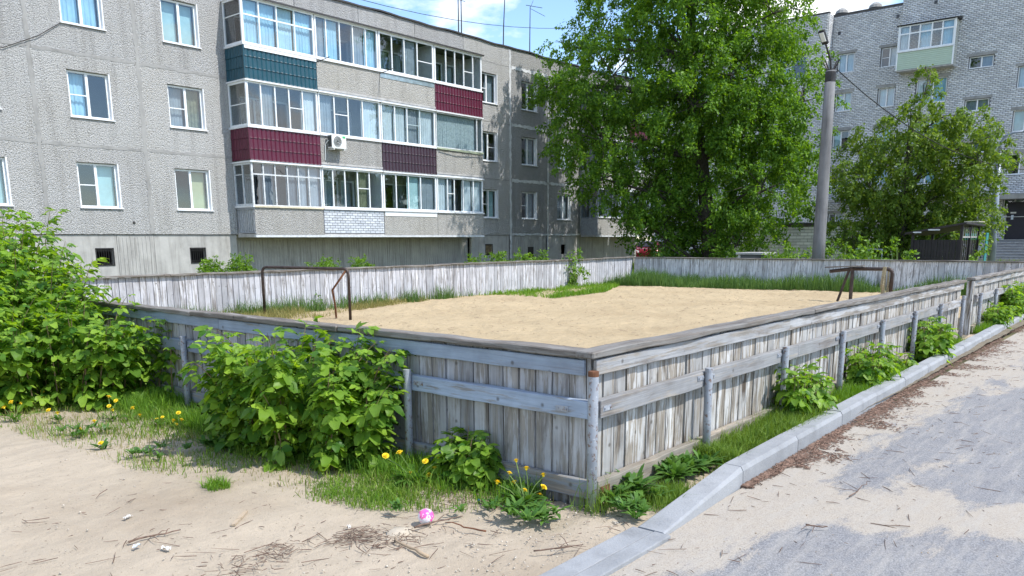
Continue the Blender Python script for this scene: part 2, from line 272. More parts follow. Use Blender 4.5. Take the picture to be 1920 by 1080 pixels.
    c = _ramp(n, band, [(0.44, (0.72, 0.70, 0.72)), (0.52, (0.78, 0.09, 0.36)), (0.70, (0.80, 0.16, 0.42)), (0.80, (0.72, 0.70, 0.74))])
    c = _mix(n, _ramp(n, _noise(n, v, 34, 2), [(0.60, g3(0)), (0.64, g3(1))]), c, (0.74, 0.72, 0.76))
    Lk(c, b.inputs['Base Color']); b.inputs['Roughness'].default_value = 0.3
_special()
mat_glass('glass'); mat_glass('glass_dusty', (0.62, 0.68, 0.72), 1.6)

# ------------------------------------------------------------------ helpers
WLOC = {}
def link(o, parent=None, loc=None):
    col.objects.link(o)
    if parent is not None: o.parent = parent
    return o
def tag(o, label, cat=None, group=None, kind=None):
    if label: o['label'] = label
    if cat: o['category'] = cat
    if group: o['group'] = group
    if kind: o['kind'] = kind
    return o
def thing(name, loc, label, cat, group=None):
    o = bpy.data.objects.new(name, None); o.empty_display_size = 0.2; link(o); o.location = loc; WLOC[o.name] = Vector(loc)
    return tag(o, label, cat, group)
def part_of(name, mesh, parent, world_loc, mat4=None):
    """an object that shares mesh data, placed at a world position under its parent"""
    o = bpy.data.objects.new(name, mesh); link(o, parent)
    base = WLOC[parent.name] if parent else Vector((0, 0, 0))
    if mat4 is not None:
        m = mat4.copy(); m.translation = m.translation - base; o.matrix_basis = m
    else:
        o.location = Vector(world_loc)-base
    WLOC[o.name] = Vector(world_loc) if mat4 is None else mat4.translation.copy()
    return o
def mesh_np(name, v, f, mat, smooth=False):
    """mesh from numpy vertices and a list of equal-width face arrays"""
    me = bpy.data.meshes.new(name); v = np.asarray(v, np.float32).reshape(-1, 3)
    fs = f if isinstance(f, list) else [f]
    li = np.concatenate([np.asarray(a, np.int32).ravel() for a in fs]); ls = np.concatenate([np.full(len(a), np.asarray(a).shape[1], np.int32) for a in fs])
    me.vertices.add(len(v)); me.vertices.foreach_set('co', v.ravel())
    me.loops.add(len(li)); me.loops.foreach_set('vertex_index', li)
    me.polygons.add(len(ls)); st = np.zeros(len(ls), np.int32); st[1:] = np.cumsum(ls)[:-1]
    me.polygons.foreach_set('loop_start', st); me.polygons.foreach_set('loop_total', ls)
    if smooth: me.polygons.foreach_set('use_smooth', np.ones(len(ls), bool))
    me.update(calc_edges=True)
    if mat: me.materials.append(MAT[mat])
    return me
class MB:
    def __init__(s, fm=None): s.v = []; s.f = []; s.fm = fm
    def add(s, vs, fs):
        k = len(s.v); s.v += [tuple(p) for p in vs]; s.f += [tuple(i+k for i in q) for q in fs]; return s
    def box(s, x0, x1, y0, y1, z0, z1):
        if x0 > x1: x0, x1 = x1, x0
        if y0 > y1: y0, y1 = y1, y0
        return s.add([(x0, y0, z0), (x1, y0, z0), (x1, y1, z0), (x0, y1, z0), (x0, y0, z1), (x1, y0, z1), (x1, y1, z1), (x0, y1, z1)],
                     [(0, 3, 2, 1), (4, 5, 6, 7), (0, 1, 5, 4), (1, 2, 6, 5), (2, 3, 7, 6), (3, 0, 4, 7)])
    def quad(s, a, b, c, d): return s.add([a, b, c, d], [(0, 1, 2, 3)])
    def beam(s, a, b, w, h, up=(0, 0, 1)):
        a = Vector(a); b = Vector(b); d = (b-a).normalized(); r = d.cross(Vector(up)); r = r.normalized() if r.length > 1e-4 else Vector((1, 0, 0)); u = r.cross(d)
        P = [q+r*(w/2*i)+u*(h/2*j) for q in (a, b) for i, j in ((-1, -1), (1, -1), (1, 1), (-1, 1))]
        return s.add(P, [(0, 1, 2, 3), (7, 6, 5, 4), (0, 4, 5, 1), (1, 5, 6, 2), (2, 6, 7, 3), (3, 7, 4, 0)])
    def tube(s, path, rad, n=8, cap=True):
        path = [Vector(p) for p in path]; m = len(path)
        rad = rad if isinstance(rad, (list, tuple)) else [rad]*m
        ref = Vector((0.31, 0.17, 0.93)); vs = []
        for i, p in enumerate(path):
            d = (path[min(i+1, m-1)]-path[max(i-1, 0)]).normalized(); r = d.cross(ref)
            if r.length < 0.1: r = d.cross(Vector((1, 0, 0)))
            r.normalize(); u = r.cross(d)
            for k in range(n):
                a = 2*math.pi*k/n; vs.append(p+(r*math.cos(a)+u*math.sin(a))*rad[i])
        fs = [(i*n+k, i*n+(k+1) % n, (i+1)*n+(k+1) % n, (i+1)*n+k) for i in range(m-1) for k in range(n)]
        if cap: fs += [tuple(range(n-1, -1, -1)), tuple((m-1)*n+k for k in range(n))]
        return s.add(vs, fs)
    def lathe(s, c, prof, n=16):
        vs = [(c[0]+r*math.cos(2*math.pi*k/n), c[1]+r*math.sin(2*math.pi*k/n), c[2]+z) for r, z in prof for k in range(n)]
        m = len(prof); fs = [(i*n+k, i*n+(k+1) % n, (i+1)*n+(k+1) % n, (i+1)*n+k) for i in range(m-1) for k in range(n)]
        return s.add(vs, fs+[tuple(range(n-1, -1, -1)), tuple((m-1)*n+k for k in range(n))])
    def prism(s, poly, ax, a, b):
        """polygon of 2-D points extruded along axis ax from a to b"""
        def mk(p, t):
            q = [p[0], p[1]]; q.insert(ax, t); return tuple(q)
        n = len(poly)
        return s.add([mk(p, a) for p in poly]+[mk(p, b) for p in poly], [tuple(range(n-1, -1, -1)), tuple(range(n, 2*n))]+[(i, (i+1) % n, n+(i+1) % n, n+i) for i in range(n)])
    def mesh(s, name, mat, base=(0, 0, 0), smooth=False):
        me = bpy.data.meshes.new(name); v = [s.fm(*p) for p in s.v] if s.fm else s.v
        me.from_pydata([(p[0]-base[0], p[1]-base[1], p[2]-base[2]) for p in v], [], s.f)
        if s.fm is not None or True:
            bm = bmesh.new(); bm.from_mesh(me); bmesh.ops.recalc_face_normals(bm, faces=bm.faces); bm.to_mesh(me); bm.free()
        if smooth:
            me.polygons.foreach_set('use_smooth', [True]*len(me.polygons))
        me.materials.append(MAT[mat]); return me
    def build(s, name, mat, parent=None, smooth=False, loc=None, bevel=0.0):
        base = WLOC[parent.name] if parent else Vector(loc or (0, 0, 0))
        o = bpy.data.objects.new(name, s.mesh(name, mat, base, smooth)); link(o, parent)
        if not parent: o.location = base
        WLOC[o.name] = Vector(base)
        if bevel:
            b = o.modifiers.new('bevel', 'BEVEL'); b.width = bevel; b.segments = 2; b.limit_method = 'ANGLE'
        return o
def structure(o): o['kind'] = 'structure'; return o
def sheet(name, mat, x0, x1, y0, y1, z, step, amp=0.0, seed=0, fn=None):
    nx = max(1, int(round((x1-x0)/step))); ny = max(1, int(round((y1-y0)/step)))
    X, Y = np.meshgrid(np.linspace(x0, x1, nx+1), np.linspace(y0, y1, ny+1)); r = np.random.default_rng(seed)
    Z = np.full_like(X, z)
    for k in range(26):
        fx, fy, ph = r.normal(0, 1, 2).tolist()+[r.uniform(0, 6.28)]; sc_ = 1.2*1.18**k
        Z += amp*0.5/(1.0+0.13*k)/4*np.sin(sc_*(fx*X+fy*Y)+ph)
    if fn is not None: Z = fn(X, Y, Z)
    idx = np.arange((nx+1)*(ny+1)).reshape(ny+1, nx+1)
    f = np.stack([idx[:-1, :-1], idx[:-1, 1:], idx[1:, 1:], idx[1:, :-1]], -1).reshape(-1, 4)
    o = bpy.data.objects.new(name, mesh_np(name, np.stack([X, Y, Z], -1).reshape(-1, 3), f, mat, True)); link(o); WLOC[o.name] = Vector((0, 0, 0))
    return structure(o)

# ------------------------------------------------------------------ ground, yard, field, road, kerb
sheet('ground', 'far_ground', -500, 700, -500, 700, -0.05, 60)
sheet('yard', 'sand_yard', -9, -0.03, -0.5, 14.5, 0.0, 0.05, 0.035, 3, lambda X, Y, Z: np.where(Y < -0.3, np.minimum(Z, -0.004), Z+.0022*rng.normal(0, 1, X.shape)))
def scuffed(X, Y, Z):
    q = rng.normal(0, 1, X.shape); q = (q+np.roll(q, 1, 0)+np.roll(q, 1, 1)+np.roll(q, (1, 1), (0, 1)))/2; k = rng.random(X.shape) < .02      # trodden sand: lumps and heel dents
    d_ = np.zeros(X.shape)
    for a in (-1, 0, 1):
        for b_ in (-1, 0, 1): d_ += np.roll(k, (a, b_), (0, 1))*(1.0 if a == b_ == 0 else .45)
    return Z+.007*q-.016*np.minimum(d_, 1.2)
sheet('play_field', 'sand_field', 0.03, 22.1, 0.03, 13.3, 0.0, 0.075, 0.045, 4, scuffed)
sheet('yard_corner', 'sand_yard', -0.03, 1.3, -0.5, 0.0, 0.004, 0.04, 0.03, 9, lambda X, Y, Z: Z+0.03*np.clip((X-.2)/1.2, 0, 1)-0.05*np.clip((X-1.0)/.3, 0, 1))
sheet('fence_strip', 'soil', 0.85, 40, -0.50, 0.03, 0.03, 0.05, 0.03, 5, lambda X, Y, Z: Z-0.06*np.clip((1.15-X-.1*np.sin(Y*23))/.3, 0, 1))
sheet('building_verge', 'far_ground', -9, 58, 13.25, 24.9, 0.0, 0.4, 0.05, 6)
sheet('courtyard', 'far_ground', 22.1, 62, -14, 13.25, -0.004, 0.5, 0.04, 7)
sheet('road', 'asphalt', -14, 70, -16, -0.57, -0.004, 0.35, 0.006, 8)

def kerb_y(x): return -0.555+0.19*max(0.0, min(1, (x-1.0)/12.0))**0.8          # road-side foot of the kerb
kerb = structure(thing('kerb', (1, -0.5, 0), None, None))
del_k = [0.98, 2.03, 3.12, 4.20, 5.30, 6.38, 7.46, 8.55, 9.62, 10.7, 11.8, 12.9, 14.0, 15.1, 16.2, 17.3, 18.4, 19.5, 20.6, 21.7, 22.8, 23.9, 25.0]
for a, b_ in zip(del_k[:-1], del_k[1:]):
    m = MB(); a2, b2 = a+0.004, b_-0.004; j = random.uniform(-.004, .004)
    pr = lambda y: [(y, -0.06), (y+0.004, 0.095+j), (y+0.022, 0.124+j), (y+0.135, 0.126+j), (y+0.145, 0.116+j), (y+0.145, -0.06)]
    pa, pb = pr(kerb_y(a)), pr(kerb_y(b_)); n = len(pa)
    m.add([(a2, p[0], p[1]) for p in pa]+[(b2, p[0], p[1]) for p in pb], [tuple(range(n-1, -1, -1)), tuple(range(n, 2*n))]+[(i, (i+1) % n, n+(i+1) % n, n+i) for i in range(n)])
    m.build('kerb_stone', 'kerb', kerb)
m = MB(); pa = [(-.615, -.06), (-.611, .012), (-.60, .018), (-.45, .018), (-.44, .012), (-.44, -.06)]; y = -0.557; pb = [(y, -0.06), (y+0.004, 0.095), (y+0.022, 0.124), (y+0.135, 0.126), (y+0.145, 0.116), (y+0.145, -0.06)]
m.add([(-0.16, p[0], p[1]) for p in pa]+[(0.972, p[0], p[1]) for p in pb], [tuple(range(5, -1, -1)), tuple(range(6, 12))]+[(i, (i+1) % 6, 6+(i+1) % 6, 6+i) for i in range(6)])
m.build('kerb_stone', 'kerb', kerb)
for k, (a, b_) in enumerate(((-1.22, -0.17), (-2.3, -1.228), (-3.4, -2.308))):
    for y0, y1 in ((-.655, -.553), (-.548, -.415)):
        m = MB().box(a, b_, y0, y1, -0.08, 0.020 if y0 < -.6 else 0.016); m.build('kerb_slab', 'kerb', kerb, bevel=0.006)

# ------------------------------------------------------------------ board fence round the field
def board_meshes(width, z0, z1, mat, n=7, thick=0.022):
    out = []
    for k in range(n):
        wd = width*random.uniform(0.935, 0.985); t = random.uniform(0, 0.012); m = MB()
        e = [random.uniform(-.002, .002) for _ in range(6)]
        nz_ = 3; vs = []
        for i in range(nz_+1):
            zz = z0+(z1-z0)*i/nz_+(random.uniform(-.012, .012) if i in (0,) else 0); dx = e[i]
            cu = random.uniform(-.003, .003)
            for (xx, yy) in ((-wd/2+dx+.004, t), (wd/2+dx-.004, t+cu), (wd/2+dx-.004, t+.013), (width/2, .026), (width/2, .034), (-width/2, .034), (-width/2, .026), (-wd/2+dx+.004, t+.013)): vs.append((xx, yy, zz))
        fs = [tuple(range(7, -1, -1)), tuple(nz_*8+q for q in range(8))]
        for i in range(nz_):
            for q in range(8): fs.append((i*8+q, i*8+(q+1) % 8, (i+1)*8+(q+1) % 8, (i+1)*8+q))
        m.add(vs, fs); me = m.mesh('board', mat); out.append(me)
    return out
def place_boards(parent, meshes, p0, p1, width, rotz, zj=0.0):
    p0 = Vector(p0); p1 = Vector(p1); d = p1-p0; n = int(round(d.length/width)); step = d/n
    for i in range(n):
        p = p0+step*(i+0.5); mt = Matrix.Translation((p.x, p.y, random.uniform(-zj, zj))) @ Matrix.Rotation(rotz+random.uniform(-.012, .012), 4, 'Z') @ Matrix.Rotation(random.uniform(-.004, .004), 4, 'Y')
        part_of('board', random.choice(meshes), parent, None, mt)
def run_x(parent, name, mat, x0, x1, y0, y1, z0, z1, seg, jit=0.004, bevel=0.004):
    x = x0
    while x < x1-0.05:
        e = min(x1, x+seg*random.uniform(0.85, 1.15));  e = x1 if x1-e < 0.5 else e
        j = random.uniform(-jit, jit); j2 = random.uniform(-jit, jit); m = MB()
        nn = 12; P = []
        for i in range(nn+1):
            xx = x+0.003+(e-x-0.006)*i/nn; s1, s2, s3 = (random.uniform(-jit, jit)*.9 for _ in range(3))
            P += [(xx, y0+j+s1, z0+j2+s2), (xx, y1+j+s3, z0+j2+s2), (xx, y1+j+s3, z1+j2+s1), (xx, y0+j+s1, z1+j2+s3)]
        F = [(0, 3, 2, 1), tuple(nn*4+q for q in range(4))]+[(i*4+q, i*4+(q+1) % 4, (i+1)*4+(q+1) % 4, (i+1)*4+q) for i in range(nn) for q in range(4)]
        m.add(P, F); me = m.mesh(name, mat, (x, 0, 0)); o = part_of(name, me, parent, (x, 0, 0))
        bv = o.modifiers.new('bevel', 'BEVEL'); bv.width = bevel; bv.segments = 1; bv.limit_method = 'ANGLE'
        x = e
def run_y(parent, name, mat, y0, y1, x0, x1, z0, z1, seg, jit=0.004, bevel=0.004):
    y = y0
    while y < y1-0.05:
        e = min(y1, y+seg*random.uniform(0.85, 1.15)); e = y1 if y1-e < 0.5 else e
        j = random.uniform(-jit, jit); j2 = random.uniform(-jit, jit); m = MB(); nn = 12; P = []
        for i in range(nn+1):
            yy = y+0.003+(e-y-0.006)*i/nn; s1, s2, s3 = (random.uniform(-jit, jit)*.9 for _ in range(3))
            P += [(x0+j+s1, yy, z0+j2+s2), (x1+j+s3, yy, z0+j2+s2), (x1+j+s3, yy, z1+j2+s1), (x0+j+s1, yy, z1+j2+s3)]
        F = [(0, 3, 2, 1), tuple(nn*4+q for q in range(4))]+[(i*4+q, i*4+(q+1) % 4, (i+1)*4+(q+1) % 4, (i+1)*4+q) for i in range(nn) for q in range(4)]
        m.add(P, F); me = m.mesh(name, mat, (0, y, 0)); o = part_of(name, me, parent, (0, y, 0))
        bv = o.modifiers.new('bevel', 'BEVEL'); bv.width = bevel; bv.segments = 1; bv.limit_method = 'ANGLE'
        y = e
def post(parent, x, y, top, r=0.0285, lean=0.0):
    ln = random.uniform(-lean, lean); m = MB()
    m.tube([(x, y, -0.1), (x+ln*0.5, y, top*0.5), (x+ln, y, top-0.012), (x+ln, y, top)], [r, r, r, r*0.96], 14)
    o = m.build('post', 'post', parent, True)
    c = MB(); c.lathe((x+ln, y, top-0.030), [(r+0.0008, 0), (r+0.001, 0.030), (r*0.8, 0.0325)], 14); c.build('post_rim', 'rust' if r > .03 else 'post', o)
    return o
def bracket(parent, c, axis):
    m = MB(); x, y, z = c
    if axis == 0: m.box(x-0.045, x+0.045, y-0.006, y, z-0.016, z+0.016); m.lathe((x-0.03, y-0.009, z-0.006), [(0.006, 0), (0.006, 0.012)], 6); m.lathe((x+0.03, y-0.009, z-0.006), [(0.006, 0), (0.006, 0.012)], 6)
    else: m.box(x-0.006, x, y-0.045, y+0.045, z-0.016, z+0.016); m.lathe((x-0.009, y-0.03, z-0.006), [(0.006, 0), (0.006, 0.012)], 6); m.lathe((x-0.009, y+0.03, z-0.006), [(0.006, 0), (0.006, 0.012)], 6)
    m.build('bracket', 'post', parent)

bw = 0.132
fl = thing('board_fence', (0, 6.6, 0), 'blue-grey board fence on shaded left side of the sand field, behind the raspberry bushes', 'fence', 'board fences round the field')
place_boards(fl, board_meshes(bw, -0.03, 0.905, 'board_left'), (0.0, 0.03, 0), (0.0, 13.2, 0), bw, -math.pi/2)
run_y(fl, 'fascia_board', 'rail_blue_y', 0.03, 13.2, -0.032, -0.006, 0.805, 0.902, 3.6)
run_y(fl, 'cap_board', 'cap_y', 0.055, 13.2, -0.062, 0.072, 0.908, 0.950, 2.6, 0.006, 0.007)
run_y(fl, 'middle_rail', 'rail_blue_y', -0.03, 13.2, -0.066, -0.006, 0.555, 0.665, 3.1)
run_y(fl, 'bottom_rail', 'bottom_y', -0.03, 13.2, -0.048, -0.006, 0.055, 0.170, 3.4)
post(fl, -0.055, -0.055, 0.845, 0.031)
for yy in (1.50, 3.08, 4.66, 6.3, 7.9, 9.5, 11.1, 12.6):
    post(fl, -0.097, yy, 0.705, 0.0285, 0.01); bracket(fl, (-0.067, yy+0.085, 0.625), 1); bracket(fl, (-0.067, yy-0.085, 0.612), 1)
bracket(fl, (-0.067, 0.16, 0.60), 1)

fr = thing('board_fence', (5, 0, 0), 'sunlit grey board fence along the kerb with iron posts, nearer the camera', 'fence', 'board fences round the field')
place_boards(fr, board_meshes(bw, -0.03, 0.905, 'board_right'), (0.01, 0.0, 0), (10.16, 0.0, 0), bw, 0.0)
run_x(fr, 'fascia_board', 'rail_grey_x', 0.0, 10.18, -0.032, -0.006, 0.805, 0.902, 3.4)
run_x(fr, 'cap_board', 'cap_x', -0.065, 10.2, -0.062, 0.072, 0.910, 0.952, 4.2, 0.006, 0.007)
run_x(fr, 'middle_rail', 'rail_grey_x', 0.0, 10.1, -0.068, -0.006, 0.555, 0.665, 2.9)
run_x(fr, 'bottom_rail', 'bottom_x', 0.0, 10.1, -0.065, -0.006, 0.045, 0.155, 3.0, 0.01)
for xx in (1.36, 2.80, 4.28, 5.66, 7.08, 8.46, 9.90):
    post(fr, xx, -0.097, 0.69 if xx < 9.5 else 0.72, 0.0285, 0.012); bracket(fr, (xx-0.085, -0.069, 0.625), 0)
    if xx < 9: bracket(fr, (xx+0.085, -0.069, 0.615), 0)
bracket(fr, (0.07, -0.069, 0.61), 0)
MB().box(0.02, 0.12, -0.071, -0.0665, 0.07, 0.125).build('rusty_plate', 'rust', fr)

f2 = thing('board_fence', (16, 0, 0), 'sunlit grey board fence along the kerb beyond the narrow gap, far right', 'fence', 'board fences round the field')
place_boards(f2, board_meshes(bw, -0.03, 0.905, 'board_right'), (10.95, 0.0, 0), (22.0, 0.0, 0), bw, 0.0)
run_x(f2, 'fascia_board', 'rail_grey_x', 10.95, 22.0, -0.032, -0.006, 0.805, 0.902, 3.4)
run_x(f2, 'cap_board', 'cap_x', 10.82, 22.0, -0.062, 0.072, 0.910, 0.952, 4.2, 0.006, 0.007)
run_x(f2, 'middle_rail', 'rail_grey_x', 11.1, 22.0, -0.068, -0.006, 0.555, 0.665, 2.9)
run_x(f2, 'bottom_rail', 'bottom_x', 11.0, 22.0, -0.065, -0.006, 0.045, 0.155, 3.0, 0.01)
MB().box(10.84, 10.935, -0.045, 0.055, -0.05, 0.905).build('end_post', 'board_right', f2, bevel=0.006)
for xx in (11.26, 12.66, 14.1, 15.5, 16.9, 18.3, 19.7, 21.1):
    post(f2, xx, -0.097, 0.69, 0.0285, 0.012); bracket(f2, (xx-0.085, -0.069, 0.625), 0)

fb = thing('board_fence', (11, 13.2, 0), 'long white board fence along the far left side of the field, below the panel building', 'fence', 'board fences round the field')
place_boards(fb, board_meshes(0.135, -0.02, 0.905, 'board_inner'), (0.0, 13.2, 0), (22.0, 13.2, 0), 0.135, 0.0, 0.006)
run_x(fb, 'cap_board', 'cap_x', -0.06, 22.05, 13.13, 13.27, 0.908, 0.946, 4.0, 0.008, 0.006)
run_x(fb, 'middle_rail', 'rail_grey_x', 0, 22.0, 13.236, 13.276, 0.55, 0.66, 3.2)
fe = thing('board_fence', (22, 6.6, 0), 'white board fence closing the far end of the field, behind the right goal', 'fence', 'board fences round the field')
place_boards(fe, board_meshes(0.165, -0.02, 0.905, 'board_inner_bright'), (22.03, 13.15, 0), (22.03, 0.05, 0), 0.165, -math.pi/2, 0.006)
run_y(fe, 'cap_board', 'cap_y', -0.05, 13.12, 21.98, 22.12, 0.908, 0.946, 4.0, 0.008, 0.006)
run_y(fe, 'middle_rail', 'rail_blue_y', 0.05, 13.1, 22.072, 22.11, 0.55, 0.66, 3.2)
for k, (a, b_) in enumerate((((9.9, -0.2, 0.05), (10.75, -0.12, 0.035)), ((9.5, -0.17, 0.06), (10.3, -0.22, 0.07)))):
    m = MB().beam(a, b_, 0.09, 0.025); o = m.build('loose_plank', 'plank', None, loc=((a[0]+b_[0])/2, a[1], 0.0))
    tag(o, ['loose grey plank lying across the foot of the fence gap', 'second loose plank under the bottom rail left of the fence gap'][k], 'plank')

# ------------------------------------------------------------------ facade kit
def holes_grid(u0, u1, w0, w1, holes):
    us = sorted({u0, u1, *[h[0] for h in holes], *[h[1] for h in holes]}); ws = sorted({w0, w1, *[h[2] for h in holes], *[h[3] for h in holes]})
    us = [u for u in us if u0 <= u <= u1]; ws = [q for q in ws if w0 <= q <= w1]
    for a, b_ in zip(us[:-1], us[1:]):
        for c, d in zip(ws[:-1], ws[1:]):
            cu, cw = (a+b_)/2, (c+d)/2
            if not any(h[0] < cu < h[1] and h[2] < cw < h[3] for h in holes): yield a, b_, c, d
def panel(bld, fm, u0, u1, w0, w1, holes, mat, o=0.0, t=0.16, gap=0.012, name='wall_panel'):
    m = MB(fm); u0 += gap; u1 -= gap; w0 += gap; w1 -= gap
    for a, b_, c, d in holes_grid(u0, u1, w0, w1, holes): m.quad((a, o, c), (b_, o, c), (b_, o, d), (a, o, d))
    for a, b_, c, d in [(u0, u1, w0, w1)]+list(holes):
        m.quad((a, o, c), (a, o-t, c), (a, o-t, d), (a, o, d)); m.quad((b_, o, c), (b_, o-t, c), (b_, o-t, d), (b_, o, d))
        m.quad((a, o, c), (b_, o, c), (b_, o-t, c), (a, o-t, c)); m.quad((a, o, d), (b_, o, d), (b_, o-t, d), (a, o-t, d))
    return m.build(name, mat, bld)
def curtain(par, fm, u0, u1, w0, w1, o, mat, folds=True):
    m = MB(fm); n = max(6, int((u1-u0)/0.03)) if folds else 2; P = []
    for i in range(n+1):
        u = u0+(u1-u0)*i/n; dz = (0.018*math.sin(u*48+w0)+0.010*math.sin(u*91)) if folds else 0
        P += [(u, o+dz, w0), (u, o+dz*0.6, w1)]
    m.add(P, [(2*i, 2*i+2, 2*i+3, 2*i+1) for i in range(n)]); return m.build('curtain', mat, par)
def glaze(par, fm, frame_name, u0, u1, w0, w1, o, muls, bars=(), fw=0.05, mw=0.06, depth=0.06, mat='pvc', glass='glass', curt=None, co=-0.16, top=None, openp=None):
    """a glazed frame: muls = inner mullion positions, bars = (bay index, height); one pane object per light"""
    m = MB(fm); us = [u0]+list(muls)+[u1]
    m.box(u0, u0+fw, o-depth, o, w0, w1); m.box(u1-fw, u1, o-depth, o, w0, w1); m.box(u0+fw, u1-fw, o-depth, o, w0, w0+fw); m.box(u0+fw, u1-fw, o-depth, o, w1-fw, w1)
    for q in muls: m.box(q-mw/2, q+mw/2, o-depth+0.003, o-0.003, w0+fw, w1-fw)
    if top: m.box(u0+fw, u1-fw, o-depth+0.005, o-0.005, top-mw/2, top+mw/2)
    for i, hz in bars:
        a = us[i]+(fw if i == 0 else mw/2); b_ = us[i+1]-(fw if i == len(us)-2 else mw/2); m.box(a, b_, o-depth+0.012, o-0.010, hz-0.016, hz+0.016)
    fo = m.build(frame_name, mat, par)
    cont = fo if (par is None or frame_name == 'window') else par
    for i in range(len(us)-1):
        a = us[i]+(fw if i == 0 else mw/2)-0.004; b_ = us[i+1]-(fw if i == len(us)-2 else mw/2)+0.004
        spans = [(w0+fw-.004, w1-fw+.004)] if not top else [(w0+fw-.004, top-mw/2+.004), (top+mw/2-.004, w1-fw+.004)]
        for (c, d) in spans:
            g = MB(fm); t = random.uniform(-0.004, 0.004); t2 = random.uniform(-.004, .004)
            tilt = 0.10 if openp == i else 0.0
            g.quad((a, o-depth/2+t, c), (b_, o-depth/2-t, c), (b_, o-depth/2-t+t2+tilt, d), (a, o-depth/2+t+t2+tilt, d)); g.build('pane', glass, cont)
        if curt and i < len(curt) and curt[i]:
            cm = curt[i]; curtain(cont, fm, a, b_, w0+fw, w1-fw, o-depth+co, cm, cm not in ('curtain_yellow', 'curtain_cyan'))
    return fo
def window(bld, fm, u0, u1, w0, w1, split=0.5, bars=(), curt=None, o=-0.10, reveal=True, glass='glass', mw=0.085, mat='pvc'):
    sp = [u0+(u1-u0)*split] if split else []
    fo = glaze(bld, fm, 'window', u0+0.02, u1-0.05, w0+0.05, w1-0.015, o, sp, [(i, w0+(w1-w0)*h) for i, h in bars], 0.06, mw, 0.07, mat, glass, curt, -0.12)
    MB(fm).box(u0-0.03, u1+0.03, o+0.001, 0.055, w0+0.015, w0+0.045).build('sill', 'sill_white', fo)
    if reveal:
        m = MB(fm); m.box(u1-0.048, u1-0.003, o-0.05, 0.003, w0+0.046, w1+0.004); m.build('reveal', 'sill_white', fo)
    return fo

# ------------------------------------------------------------------ left: three-storey panel building
YF = 25.0
fm1 = lambda u, o, w_: (u, YF-o, w_)
b1 = thing('apartment_building', (13, 25, 0), 'long grey pebble-dashed three-storey panel apartment building behind the field, left', 'building')
FL = [1.83, 4.64, 7.43]; TOPW = 10.24
rows = [(1.83, 4.64), (4.64, 7.43), (7.43, 10.24)]
wincols = [(4.0, 5.35), (7.33, 8.66), (10.59, 11.94), (26.62, 27.96), (29.88, 31.2), (33.06, 34.36)]
colsL = [(-9.2, -3.6), (-3.6, -0.3), (-0.3, 3.0), (3.0, 6.31), (6.31, 9.63), (9.63, 12.9)]; colsR = [(25.5, 28.95), (28.95, 32.18), (32.18, 35.36)]; colsF = [(35.36, 38.6), (38.6, 41.9)]
for a, b_ in colsL+colsR:
    for (c, d) in rows:
        hs = [(p-0.0, q+0.0, c+0.82, c+2.29) for p, q in wincols if a < p < b_]
        panel(b1, fm1, a, b_, c, d, hs, 'pebble' if b_ < 29 else 'pebble_grey', o=random.uniform(-.004, .004))
    panel(b1, fm1, a, b_, TOPW, 11.16, [], 'pebble' if b_ < 29 else 'pebble_grey', o=random.uniform(-.003, .003))
# wall behind the balconies, with a window and a balcony door in each flat
colsB = [(12.9, 16.0), (16.0, 19.15), (19.15, 22.35), (22.35, 25.5)]
for a, b_ in colsB+colsF:
    for (c, d) in rows:
        panel(b1, fm1, a, b_, c, d, [(a+0.45, a+1.75, c+0.85, c+2.25), (a+1.85, a+2.6, c+0.06, c+2.25)], 'pebble')
        glaze(b1, fm1, 'window', a+0.45, a+1.75, c+0.85, c+2.25, -0.06, [a+1.1], (), 0.06, 0.08, 0.06, 'pvc', 'glass', [random.choice([None, 'curtain_white', 'curtain_grey'])]*2, -0.12)
        glaze(b1, fm1, 'window', a+1.85, a+2.6, c+0.06, c+2.25, -0.06, [], [(0, c+0.9)], 0.07, 0.08, 0.06, 'pvc', 'glass', [random.choice([None, 'curtain_white'])], -0.12)
    panel(b1, fm1, a, b_, TOPW, 11.16, [], 'pebble' if b_ < 29 else 'pebble_grey')
# joints: mortar bands smeared over the gaps
def band(u0, w0, u1, w1, wd, mat, o=0.0075):
    m = MB(fm1); n = max(3, int(max(abs(u1-u0), abs(w1-w0))/0.12)); P = []
    for i in range(n+1):
        t = i/n; e1, e2 = random.uniform(-.25, .25)*wd, random.uniform(-.25, .25)*wd; u = u0+(u1-u0)*t; q = w0+(w1-w0)*t
        P += ([(u, o, q-wd/2+e1), (u, o, q+wd/2+e2)] if abs(u1-u0) > abs(w1-w0) else [(u-wd/2+e1, o, q), (u+wd/2+e2, o, q)])
    m.add(P, [(2*i, 2*i+2, 2*i+3, 2*i+1) for i in range(n)])
    k = len(m.v)//1
    m.build('joint_band', mat, b1)
for u in (-3.6, -0.3, 3.0, 6.31, 9.63): band(u, 1.86, u, 11.1, 0.13, 'joint')
for z in (4.64, 7.43, 10.24):
    for a, b_ in colsL: band(a+0.07, z, b_-0.07, z, 0.09, 'joint', 0.0085)
    band(25.55, z, 28.8, z, 0.05, 'joint', 0.0085)
band(28.95, 0.3, 28.95, 11.1, 0.15, 'whitewash', 0.010); band(32.18, 0.3, 32.18, 10.2, 0.11, 'whitewash', 0.010); band(35.36, 1.9, 35.36, 10.2, 0.09, 'whitewash', 0.010)
for z in (4.64, 7.43, 10.24): band(29.05, z, 32.1, z, 0.15, 'whitewash', 0.0115); band(32.26, z, 35.3, z, 0.13, 'whitewash', 0.0115)
band(29.05, 1.86, 35.3, 1.86, 0.10, 'whitewash', 0.0115)
